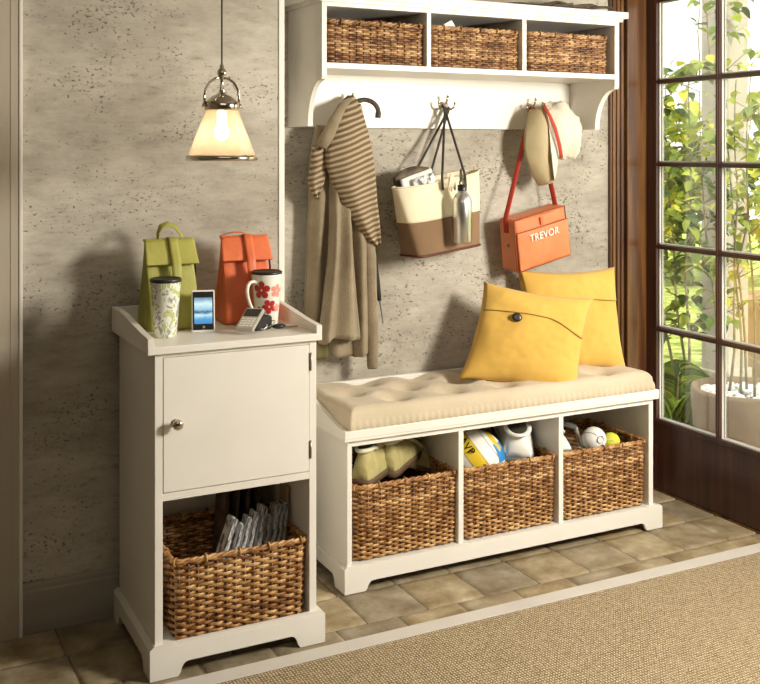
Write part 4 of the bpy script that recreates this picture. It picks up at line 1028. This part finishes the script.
def pock(u, v):
    x = lerp(-W_ / 2 + 0.004, W_ / 2 - 0.004, u); z = lerp(-H_ / 2 + 0.004, H_ / 2 - 0.050, v)
    return (x, yf - 0.004 - 0.006 * (1 - (2 * u - 1) ** 2) * (1 - (2 * v - 1) ** 4) + 0.003 * mnoise.noise(V(x * 20, z * 20, 5)), z + 0.004 * u * 0)
mb.grid(pock, 30, 20); solid(mb.build('front_pocket', 'orange2', ob_), 0.004)
mb = MB()
def outline(y_, s=1.0):
    return [(-W_ / 2 * 1.03 * s, y_, -H_ / 2), (W_ / 2 * 1.03 * s, y_, -H_ / 2), (W_ / 2 * .97 * s, y_, H_ / 2), (-W_ / 2 * .97 * s, y_, H_ / 2)]
for yy_ in (-D_ / 2,):
    p = outline(yy_)
    for a, c_ in zip(p, p[1:] + p[:1]): mb.tube([a, c_], 0.0026, 6)
mb.tube([pock(u / 20, 1.0)[:2] + (pock(u / 20, 1)[2] + 0.001,) for u in range(21)], 0.0022, 6)
mb.build('seam', 'redseam', ob_)
mb = MB(); mb.box(-0.008, 0.006, yf - 0.005, yf + 0.002, H_ / 2 - 0.044, H_ / 2 - 0.014, 0.002); mb.build('zip_pull', 'orange', ob_)
textmesh('lettering', 'TREVOR', 0.039, 0.0008, 'thread', ob_, Matrix.Translation((-0.004, yf - 0.0145, H_ / 2 - 0.080)) @ Matrix.Rotation(PI / 2, 4, 'X'))
mb = MB(); mb.box(W_ / 2 + 0.001, W_ / 2 + 0.009, -0.012, 0.014, -0.055, 0.020, 0.002); mb.build('side_patch', 'blackcloth', ob_)
mb = MB(); mb.ball((-W_ / 2 - 0.002, 0.0, 0.0), 0.006, 10); mb.build('rivet', 'brass', ob_)
# strap
Mi = (Matrix.Translation(ob_.location) @ ob_.rotation_euler.to_matrix().to_4x4()).inverted()
def w2l(p): return tuple(Mi @ V(*p))
mb = MB()
l0 = (-W_ / 2 - 0.002, 0.0, H_ / 2 - 0.05); l1 = (-W_ / 2 + 0.001, 0, H_ / 2 + 0.005)
r0 = (W_ / 2 - 0.002, 0.0, H_ / 2 - 0.05); r1 = (W_ / 2 - 0.010, 0.002, H_ / 2 + 0.005)
tp = w2l((2.345, 3.298, 1.548)); tpl = w2l((2.325, 3.294, 1.51)); tpr = w2l((2.362, 3.300, 1.52))
mb.tube([l0, l1, tuple(V(*l1).lerp(V(*tpl), .5)), tpl, tp, tpr, tuple(V(*r1).lerp(V(*tpr), .5)), r1, r0], 0.0105, 8, flat=0.18, up=(0.35, -1, 0)); tag(mb.build('strap', 'redstrap', ob_), 'long red webbing strap', None)

# ================================================================== CAP
cp = thing('baseball_cap', 'faded beige cap with a red stripe hanging from the right hook above the orange bag', 'cap', (2.39, 3.24, 1.44))
mb = MB()
# long folded brim and side panel hanging down
def brim(u, v):
    # v from hook (0) to the tip (1); u across
    z = lerp(0.112, -0.178, v)
    xc = lerp(-0.066, -0.082, v) + 0.058 * (v ** 3)
    wd = 0.078 * math.sin(PI * (0.10 + 0.80 * v)) ** 0.7
    x = xc + (u - 0.5) * 2 * wd * 0.85
    y_ = -0.045 + 0.055 * (2 * u - 1) ** 2 - 0.018 * sin(PI * v) + 0.004 * mnoise.noise(V(u * 4, v * 5, 1))
    return (x, y_, z + 0.016 * (2 * u - 1))
mb.grid(brim, 24, 30); solid(mb.build('brim', 'cap', cp), 0.004)
mb = MB()
b = bmesh.new(); bmesh.ops.create_uvsphere(b, u_segments=40, v_segments=26, radius=1)
for v in b.verts:
    x, y_, z = v.co
    k = 1 + 0.16 * mnoise.noise(V(x * 1.9 + 2, y_ * 1.9, z * 1.9)) + 0.14 * abs(mnoise.noise(V(x * 4.2, y_ * 4.2, z * 4.2 + 3)))
    v.co = V(x * 0.083 * k, y_ * 0.056 * k, z * 0.112 * k)
mb.bm(b, True, mtx=Matrix.Translation((0.028, -0.016, 0.020)) @ Matrix.Rotation(math.radians(-24), 4, 'Y'))
mb.build('crown', 'capwhite', cp)
mb = MB()
def lip(u, v):
    z = lerp(0.03, -0.17, v); x = lerp(-0.058, -0.062, v) + 0.030 * sin(PI * v) * (u - 0.2) + 0.028 * v * v
    return (x + 0.014 * u, -0.062 - 0.014 * sin(PI * v) + 0.020 * u, z)
mb.grid(lip, 6, 24); solid(mb.build('underside', 'capwhite', cp), 0.003)
mb = MB(); mb.tube([(-0.075, -0.050, 0.112), (-0.062, -0.070, 0.075), (-0.045, -0.082, 0.025), (-0.022, -0.080, -0.040), (-0.008, -0.072, -0.086)], 0.008, 8, flat=0.25, up=(1, 0, 0)); mb.build('stripe', 'redstrap', cp)

# ================================================================== SHOES, BALLS
def shoe(label, loc, rot, mats=('shoe', 'shoecream', 'sole'), group=None, name='shoe', length=0.27, wide=1.0, tall=1.0):
    """shoe with heel at origin, toe towards +x, sole at z=0"""
    root = thing(name, label, 'shoe', loc, rot=rot, group=group)
    k = length / 0.27
    secs = []
    prof = [(-0.002, 0.026, 0.052, 0.030), (0.02, 0.033, 0.086, 0.020), (0.06, 0.034, 0.088, 0.020), (0.10, 0.036, 0.080, 0.02), (0.14, 0.041, 0.066, 0.02), (0.18, 0.046, 0.054, 0.02), (0.22, 0.044, 0.046, 0.02), (0.25, 0.034, 0.038, 0.02), (0.268, 0.016, 0.030, 0.02)]
    rs = []
    for i in range(37):
        x = -0.002 + 0.27 * i / 36
        hw, top, _ = interp(prof, x)
        ring = []
        for q in range(28):
            a = 2 * PI * q / 28; ca, sa = cos(a), sin(a)
            y_ = hw * math.copysign(abs(ca) ** 0.8, ca); zc = 0.016; z = zc + (top - zc) * sa ** 0.8 if sa > 0 else zc + 0.004 * sa
            if sa > 0.2: y_ *= 1 - 0.35 * ((z - zc) / 0.075) ** 1.5
            ring.append((x * k, y_ * k, z * k))
        rs.append(ring)
    mb = MB(); mb.rings(rs); mb.build('upper', mats[0], root)
    mb = MB(); mb.rings([[(p[0], p[1] * 1.07, 0.0) for p in prof_] for prof_ in []] or [[(x * k, y_ * k * 1.06, z) for x, y_ in [( -0.004 + 0.276 * t_, interp(prof, -0.002 + 0.27 * t_)[0]) for t_ in [j / 20 for j in range(21)]] + [(-0.004 + 0.276 * t_, -interp(prof, -0.002 + 0.27 * t_)[0]) for t_ in [j / 20 for j in range(20, -1, -1)]]] for z in (0.0, 0.018 * k)]); mb.build('sole', mats[2], root)
    mb = MB(); mb.tube([((0.052 + 0.046 * cos(a)) * k, 0.025 * sin(a) * k, (0.090 - 0.008 * cos(a) * (cos(a) > 0) * 2) * k) for a in [2 * PI * q / 24 for q in range(24)]], 0.006 * k, 8, loop=True); mb.build('collar', mats[1], root)
    mb = MB(); mb.ball((0.052 * k, 0, 0.090 * k), 0.043 * k, 16, sc=(1, 0.54, 0.24)); mb.build('opening', 'shoedark', root)
    mb = MB(); mb.grid(lambda u, v: ((0.098 + 0.07 * v) * k, (u - 0.5) * 0.034 * k, (0.083 - 0.028 * v + 0.004 - 0.006 * (2 * u - 1) ** 2) * k), 6, 8); solid(mb.build('tongue', mats[1], root), 0.004)
    mb = MB()
    for j in range(4):
        xx = (0.106 + 0.017 * j); mb.tube([(xx * k, -0.022 * k, (0.078 - 0.0075 * j) * k), (xx * k, 0, (0.092 - 0.0072 * j) * k), (xx * k, 0.022 * k, (0.078 - 0.0075 * j) * k)], 0.0025 * k, 6)
    mb.build('laces', mats[1], root)
    root.scale = (1, wide, tall)
    return root
R = math.radians
gsh = 'olive shoes in the left bench basket'
shoe('olive suede shoe with cream tongue at the left end of the left bench basket', (1.447, 2.975, 0.312), (R(0), R(-4), R(38)), group=gsh, length=0.29, tall=1.15)
shoe('olive suede shoe in the middle of the left bench basket, dark opening showing', (1.566, 3.020, 0.312), (R(0), R(-4), R(42)), group=gsh, length=0.29, tall=1.15)
shoe('darker half hidden olive shoe at the right of the left bench basket', (1.640, 3.120, 0.322), (R(0), R(22), R(12)), group=gsh, length=0.27)
shoe('white sneaker with black lining beside the volleyball in the middle bench basket', (2.060, 2.985, 0.300), (0, R(-18), R(62)), ('shoewhite', 'shoewhite', 'grey'), name='sneaker', length=0.31, wide=1.4)
shoe('white trainer at the left end of the right bench basket', (2.262, 2.985, 0.300), (R(0), R(30), R(75)), ('shoewhite', 'shoecream', 'grey'), name='sneaker', length=0.27)
# volleyball
vb = thing('volleyball', 'white volleyball with yellow stripe, blue panel and black letters in the middle bench basket', 'ball', (1.935, 3.055, 0.312), rot=(0, 0, 0))
RB = 0.098
mb = MB(); mb.ball((0, 0, 0), RB, 48); mb.build('shell', 'ballwhite', vb)
def band(az0, az1, el0, el1, m, name, rotm, off=0.0008):
    mb = MB()
    def f(u, v):
        a = lerp(az0, az1, u); e = lerp(el0, el1, v); r = RB + off
        p = rotm @ V(r * cos(e) * cos(a), r * cos(e) * sin(a), r * sin(e)); return tuple(p)
    mb.grid(f, 28, 10); return mb.build(name, m, vb)
M['vyellow'] = mat('yellow ball panel', (0.72, 0.52, 0.02), 0.45); M['vblue'] = mat('blue ball panel', (0.02, 0.22, 0.55), 0.45); M['vseam'] = mat('ball seam', (0.25, 0.25, 0.24), 0.6)
vd = V(-1.935, -3.055, 1.068).normalized(); rt_ = V(0.891, -0.454, 0); upb = (V(0, 0, 1) - vd * vd.z).normalized()
def facing(sx, sy): return (vd * math.sqrt(max(0, 1 - sx * sx - sy * sy)) + rt_ * sx + upb * sy).normalized()
d0 = facing(-0.33, 0.40); tg_ = (rt_ * 0.62 - upb * 0.78); tg_ = (tg_ - d0 * d0.dot(tg_)).normalized(); nb = d0.cross(tg_)
rmy = Matrix((d0, tg_, nb)).transposed()
band(R(-100), R(100), R(-14), R(14), 'vyellow', 'yellow_panel', rmy)
band(R(-60), R(60), R(52), R(66), 'vyellow', 'yellow_panel', rmy)
d1 = facing(0.80, 0.25); n1 = d1.cross(V(0, 0, 1)).normalized(); rb_ = Matrix((d1, -n1, d1.cross(-n1))).transposed()
band(R(-14), R(24), R(-20), R(18), 'vblue', 'blue_panel', rb_)
for e in (-13, 13, -40, 40):
    mb = MB(); mb.tube([tuple(rmy @ V((RB + .0004) * cos(R(e)) * cos(a), (RB + .0004) * cos(R(e)) * sin(a), (RB + .0004) * sin(R(e)))) for a in [2 * PI * k / 60 for k in range(60)]], 0.0009, 5, loop=True); mb.build('seam', 'vseam', vb)
dirv = (d0 * cos(R(2)) - tg_ * sin(R(2))).normalized(); zx = dirv; xv = (tg_ - zx * zx.dot(tg_)).normalized(); upv = zx.cross(xv)
tm = Matrix((xv, upv, zx)).transposed().to_4x4(); tm.translation = dirv * (RB + 0.001)
textmesh('lettering', 'AVP', 0.040, 0.0012, 'black', vb, tm)
# softball, tennis ball, racket
o = thing('softball', 'white softball with a grey print in the right bench basket', 'ball', (2.395, 2.992, 0.338))
mb = MB(); mb.ball((0, 0, 0), 0.044, 28); mb.build('shell', 'ballwhite', o)
mb = MB(); mb.tube([tuple(Matrix.Rotation(R(40), 3, 'Y') @ V(0.0442 * cos(a), 0.0442 * sin(a) * 0.97, 0.008 * sin(2 * a))) for a in [2 * PI * k / 40 for k in range(40)]], 0.001, 5, loop=True); mb.build('stitching', 'grey', o)
mb = MB(); mb.tube([tuple(V(-0.12, -1, 0.22).normalized() * 0.0442 + V(0.013 * cos(a), 0, 0.013 * sin(a))) for a in [2 * PI * k / 20 for k in range(20)]], 0.0016, 5, loop=True); mb.build('print', 'vseam', o)
o = thing('tennis_ball', 'yellow tennis ball at the right of the softball in the right bench basket', 'ball', (2.475, 2.995, 0.318))
mb = MB(); mb.ball((0, 0, 0), 0.0335, 24); mb.build('felt', 'tennis', o)
mb = MB(); mb.tube([(0.0336 * cos(a), 0.0336 * sin(a) * cos(0.5 * sin(2 * a)), 0.0336 * 0.5 * sin(2 * a)) for a in [2 * PI * k / 40 for k in range(40)]], 0.001, 5, loop=True); mb.build('seam', 'ballwhite', o)
rk = thing('racket', 'racket with a grey grip sticking up behind the softball in the right bench basket', 'racket', (0, 0, 0))
mb = MB(); mb.tube([(2.262, 3.12, 0.398), (2.32, 3.09, 0.385), (2.37, 3.065, 0.366)], [0.012, 0.0125, 0.010], 10); mb.build('grip', 'grey', rk)
mb = MB(); mb.tube([(2.37, 3.065, 0.366), (2.41, 3.10, 0.31), (2.44, 3.12, 0.27)], 0.007, 8)
mb.tube([(2.47 - 0.05 * cos(a), 3.14 + 0.06 * sin(a), 0.20 + 0.08 * cos(a)) for a in [2 * PI * k / 30 for k in range(30)]], 0.005, 6, loop=True); mb.build('frame', 'silver', rk)

# ---- contents of the shelf baskets
def crumple(name, m, c, r, sc, seed, label, cat, amp=0.35):
    b = bmesh.new(); bmesh.ops.create_uvsphere(b, u_segments=30, v_segments=20, radius=1)
    for v in b.verts:
        p = v.co; k = 1 + amp * mnoise.noise(p * 1.7 + V(seed, 0, 0)) + amp * .4 * abs(mnoise.noise(p * 4 + V(0, seed, 0)))
        v.co = V(p.x * r * sc[0] * k, p.y * r * sc[1] * k, p.z * r * sc[2] * k)
    o = MB().bm(b, True).build(name, m); o.location = c; return tag(o, label, cat)
crumple('folded_cloth', 'maroon', (1.585, 3.135, 1.788), 0.05, (1.5, 0.6, 0.62), 3, 'maroon cloth heaped in the left basket of the wall shelf', 'cloth')
o = MB(); o.add([(-0.045, 0, 0), (0.045, 0, 0.0), (0.006, -0.012, 0.042), (0, 0.03, 0), (-0.028, -0.004, 0.022)], [[0, 1, 2], [1, 3, 2], [3, 0, 4, 2], [0, 2, 4], [0, 3, 1]]); o = o.build('paper_sheet', 'paperwhite'); o.location = (1.862, 3.125, 1.795)
tag(o, 'creased white paper peeking out of the middle basket of the wall shelf', 'paper')
crumple('knit_hat', 'blackcloth', (1.815, 3.170, 1.787), 0.04, (0.8, 0.8, 0.8), 8, 'black knit hat at the left of the middle basket of the wall shelf', 'hat')
tb = thing('driftwood', 'dark driftwood branches lying on top of the right end of the wall shelf', 'driftwood', (2.35, 3.22, 1.902))
for i, (x, a, l) in enumerate([(-0.20, 0.3, 0.30), (-0.10, -0.25, 0.28), (0.0, 0.15, 0.30), (0.06, -0.4, 0.2), (-0.05, 0.5, 0.22)]):
    mb = MB(); mb.tube([(x + l * t * cos(a * .3), 0.03 * sin(3 * t + i) - .04 + .02 * i, 0.012 + 0.004 * i + l * t * sin(abs(a)) * 0.25 + 0.006 * sin(7 * t + i)) for t in [k / 8 for k in range(9)]], [0.010 - 0.0007 * k for k in range(9)], 8); mb.build('branch', 'twig', tb)

# ================================================================== OUTDOORS
mb = MB(); mb.box(XR + 0.14, 16, -3, 16, -0.16, -0.10); struct(mb.build('ground', 'lawn'))
mb = MB(); mb.box(XR + 0.142, 4.9, 0.5, 7.5, -0.10, -0.06, 0.003); struct(mb.build('terrace', 'paving'))
mb = MB(); mb.box(4.20, 4.44, 4.205, 4.315, -0.06, 3.2, 0.006); mb.box(4.185, 4.455, 4.19, 4.33, -0.06, 0.18, 0.008)
tag(mb.build('stone_column', 'stone'), 'pale square stone column beyond the glass door with a vine beside it', 'column')
mb = MB(); mb.box(5.05, 7.4, 4.62, 5.0, -0.1, 0.40, 0.01); mb.box(5.0, 7.45, 4.58, 5.04, 0.40, 0.45, 0.008)
tag(mb.build('garden_wall', 'tanwall'), 'low tan garden wall behind the clay pot', 'wall')
pot = thing('plant_pot', 'large round clay pot filled with pale pebbles outside the glass door', 'pot', (3.60, 3.43, -0.06))
mb = MB(); mb.lathe([(0, 0.0), (0.17, 0.0), (0.185, 0.01), (0.225, 0.20), (0.236, 0.355), (0.232, 0.372), (0.215, 0.372), (0.210, 0.34), (0.19, 0.30), (0, 0.30)], n=56); mb.build('body', 'pot', pot)
mb = MB(); rg = random.Random(4)
for i in range(420):
    a = rg.uniform(0, 2 * PI); r_ = 0.20 * math.sqrt(rg.random()); s = rg.uniform(0.009, 0.016)
    mb.ball((r_ * cos(a), r_ * sin(a), 0.335 + rg.uniform(0, 0.014)), s, 6, sc=(1, rg.uniform(.7, 1), .7))
po_ = mb.build('pebbles', 'pebble', pot); po_['kind'] = 'stuff'
def leaf(mb, p, d, n_, s, bend=0.2, aspect=0.62):
    d = d.normalized(); n_ = (n_ - d * d.dot(n_)); n_ = n_.normalized() if n_.length > 1e-4 else d.orthogonal().normalized(); w = d.cross(n_)
    pts_ = []
    prof = [(0, 0.04), (0.18, 0.75), (0.42, 1.0), (0.72, 0.62), (1.0, 0.02)]
    for t, k in prof:
        c = p + d * s * t - n_ * bend * s * t * t
        hw = w * (s * aspect / 2 * k); lift = n_ * (s * 0.08 * k)
        pts_ += [tuple(c - hw + lift), tuple(c), tuple(c + hw + lift)]
    fs = []
    for i in range(4):
        a = i * 3; fs += [[a, a + 1, a + 4, a + 3], [a + 1, a + 2, a + 5, a + 4]]
    mb.add(pts_, fs, True)
def foliage_on(mb, paths, count, size, rg, spread=0.1, low=0.05):
    for i in range(count):
        pth = rg.choice(paths); k = rg.uniform(low if len(pth) > 3 else 0.3, 0.999) * (len(pth) - 1); j = int(k)
        p = V(*pth[j]).lerp(V(*pth[j + 1]), k - j)
        a = rg.uniform(0, 2 * PI); out = V(cos(a), sin(a), rg.uniform(-0.5, 0.5))
        p2 = p + out * rg.uniform(0, spread)
        leaf(mb, p2, V(out.x, out.y, rg.uniform(-0.9, 0.15)), V(rg.uniform(-.5, .5), rg.uniform(-.5, .5), 1), size * rg.uniform(0.6, 1.25), rg.uniform(0, .4), rg.uniform(.5, .8))
def plant(name, label, cat, base, stems, nleaf, size, ml, seed, spread=0.12, group=None, srad=0.008, low=0.05):
    root = thing(name, label, cat, base, group=group)
    rg = random.Random(seed); paths = []
    mb = MB()
    for (dx, dy, hh, lean) in stems:
        ax, ay = cos(lean) * 0.18 * hh * 0.4, sin(lean) * 0.18 * hh * 0.4
        pth = []
        for k in range(13):
            t = k / 12; pth.append((dx + ax * t + 0.05 * mnoise.noise(V(t * 3, dx * 9, seed)), dy + ay * t + 0.05 * mnoise.noise(V(t * 3, dy * 9 + 5, seed)), hh * t))
        paths.append(pth); mb.tube(pth, [srad * (1.2 - 0.8 * k / 12) for k in range(13)], 6)
        for b_ in range(int(hh * 7)):
            j = rg.randrange(max(3, int(low * 13)), 13); p = V(*pth[j]); a = rg.uniform(0, 2 * PI); ln = rg.uniform(.1, .28)
            br = [tuple(p), tuple(p + V(cos(a) * ln * .5, sin(a) * ln * .5, .06)), tuple(p + V(cos(a) * ln, sin(a) * ln, .05 + rg.uniform(-.06, .08)))]
            paths.append(br); mb.tube(br, srad * 0.35, 5)
    mb.build('stem', 'bark', root)
    mb = MB(); foliage_on(mb, paths, nleaf, size, rg, spread, low); o = mb.build('foliage', ml, root)
    return root
plant('slender_plant', 'yellow green leafy plant with thin bare stems growing out of the clay pot', 'plant', (3.60, 3.44, 0.26), [(-0.02, 0.0, 1.45, 1.0), (0.05, 0.02, 1.6, 2.5), (0.01, -0.04, 1.5, 4.0), (-0.05, 0.03, 1.3, 5.0)], 330, 0.062, 'leafpale', 21, 0.12, srad=0.006, low=0.30)
plant('climbing_vine', 'leafy green vine left of the stone column, in front of the left hand panes', 'vine', (3.90, 4.02, -0.06), [(0.0, 0.05, 1.85, 1.0), (0.10, -0.06, 1.75, 2.0), (-0.1, 0.1, 1.6, 3.0), (0.05, 0.14, 1.8, 1.8)], 620, 0.085, 'leaf', 31, 0.13, low=0.22)
plant('hanging_vine', 'few leaves of a vine hanging high beside the stone column outside', 'vine', (4.02, 4.12, 1.75), [(0.0, 0.03, 0.8, 1.0), (0.05, 0.0, 0.7, 2.5)], 46, 0.085, 'leaf', 33, 0.09, srad=0.004)
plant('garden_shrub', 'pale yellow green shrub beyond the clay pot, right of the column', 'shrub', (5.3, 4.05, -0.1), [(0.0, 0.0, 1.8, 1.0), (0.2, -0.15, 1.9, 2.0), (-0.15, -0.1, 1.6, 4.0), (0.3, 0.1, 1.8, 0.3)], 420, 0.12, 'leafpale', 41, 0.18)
plant('garden_tree', 'dark green tree behind the climbing vine, seen through the left hand panes', 'tree', (5.0, 6.0, -0.1), [(0.0, 0.0, 2.0, 1.0), (0.25, 0.1, 1.8, 2.0), (-0.2, 0.15, 1.9, 4.0)], 380, 0.12, 'leafdark', 51, 0.22, srad=0.02)
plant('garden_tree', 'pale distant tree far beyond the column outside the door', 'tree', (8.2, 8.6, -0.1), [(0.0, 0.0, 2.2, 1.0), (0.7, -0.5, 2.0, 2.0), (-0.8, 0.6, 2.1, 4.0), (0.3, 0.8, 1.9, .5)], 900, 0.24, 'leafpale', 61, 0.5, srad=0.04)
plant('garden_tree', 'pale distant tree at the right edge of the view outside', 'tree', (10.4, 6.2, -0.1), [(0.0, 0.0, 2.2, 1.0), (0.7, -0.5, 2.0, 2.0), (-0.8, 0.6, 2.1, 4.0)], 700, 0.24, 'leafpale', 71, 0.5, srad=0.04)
# palm: arching fronds low behind the left panes
pm = thing('palm', 'low palm with arching green fronds behind the lowest left pane of the door', 'palm', (3.66, 3.93, -0.06))
mb = MB(); rg = random.Random(9); st = MB()
for i in range(26):
    a = rg.uniform(0, 2 * PI); L_ = rg.uniform(0.42, 0.68); up_ = rg.uniform(0.55, 1.0)
    pth = []
    for k in range(11):
        t = k / 10; r_ = L_ * (t * 0.75); pth.append(V(r_ * cos(a), r_ * sin(a), 0.05 + up_ * L_ * (t * 1.5 - 1.05 * t * t)))
    st.tube([tuple(p) for p in pth], [0.006 - 0.0004 * k for k in range(11)], 5)
    for k in range(1, 60):
        t = k / 60 * 10; j = min(9, int(t)); p = pth[j].lerp(pth[j + 1], t - j); d = (pth[j + 1] - pth[j]).normalized()
        sd = d.cross(V(0, 0, 1)).normalized()
        for s in (-1, 1): leaf(mb, p, d * 0.9 + sd * s * 0.8 + V(0, 0, -0.25), V(0, 0, 1), 0.25 * (1 - 0.5 * k / 60), 0.5, 0.05)
st.build('stem', 'bark', pm); mb.build('frond', 'palm', pm)

# ================================================================== LIGHT, SKY, CAMERA
w = bpy.data.worlds.new('sky'); bpy.context.scene.world = w; w.use_nodes = True
bg = w.node_tree.nodes['Background']; bg.inputs['Color'].default_value = (1.0, 0.99, 0.94, 1); bg.inputs['Strength'].default_value = 1.5
def area(name, loc, target, size, sy, power, col):
    l = bpy.data.lights.new(name, 'AREA'); l.shape = 'RECTANGLE'; l.size = size; l.size_y = sy; l.energy = power; l.color = col
    o = bpy.data.objects.new(name, l); C.objects.link(o); o.location = loc
    o.rotation_euler = (Vector(target) - Vector(loc)).to_track_quat('-Z', 'Y').to_euler(); return o
area('key_lamp', (2.78, 1.05, 1.66), (1.55, 3.0, 0.85), 0.55, 0.55, 70, (1.0, 0.93, 0.80))  # unseen key lamp inside the room, aimed from shadow directions; no window here
area('bounce_fill', (0.6, 0.4, 2.5), (1.6, 2.9, 0.6), 1.6, 1.2, 7, (1.0, 0.9, 0.75))  # added soft fill imitating bounce off the ceiling, no fixture there
pt = bpy.data.lights.new('pendant_glow', 'POINT'); pt.energy = 0.45; pt.color = (1, 0.80, 0.58); pt.shadow_soft_size = 0.02
o = bpy.data.objects.new('pendant_glow', pt); C.objects.link(o); o.location = (0.863, 2.60, 1.40)
sl = bpy.data.lights.new('garden_sun', 'SUN'); sl.energy = 3.4; sl.angle = R(0.6); sl.color = (1, 0.95, 0.82)
o = bpy.data.objects.new('garden_sun', sl); C.objects.link(o); o.rotation_euler = Vector((0.06, 0.62, -0.75)).to_track_quat('-Z', 'Y').to_euler()

cam = bpy.data.cameras.new('camera'); co = bpy.data.objects.new('camera', cam); C.objects.link(co)
co.location = (0, 0, 1.38)
fpx = 1038.0
cam.sensor_fit = 'HORIZONTAL'; cam.sensor_width = 36.0; cam.lens = 36.0 * fpx / 760
co.rotation_euler = (PI / 2, 0, -math.radians(27.025))
cam.shift_x = 0.0; cam.shift_y = -(342 - 151) / 760
cam.clip_start = 0.05; cam.clip_end = 100
sc = bpy.context.scene; sc.camera = co
sc.view_settings.view_transform = 'Standard'; sc.view_settings.look = 'None'; sc.view_settings.gamma = 1; sc.view_settings.use_curve_mapping = False
sc.view_settings.exposure = 0.6
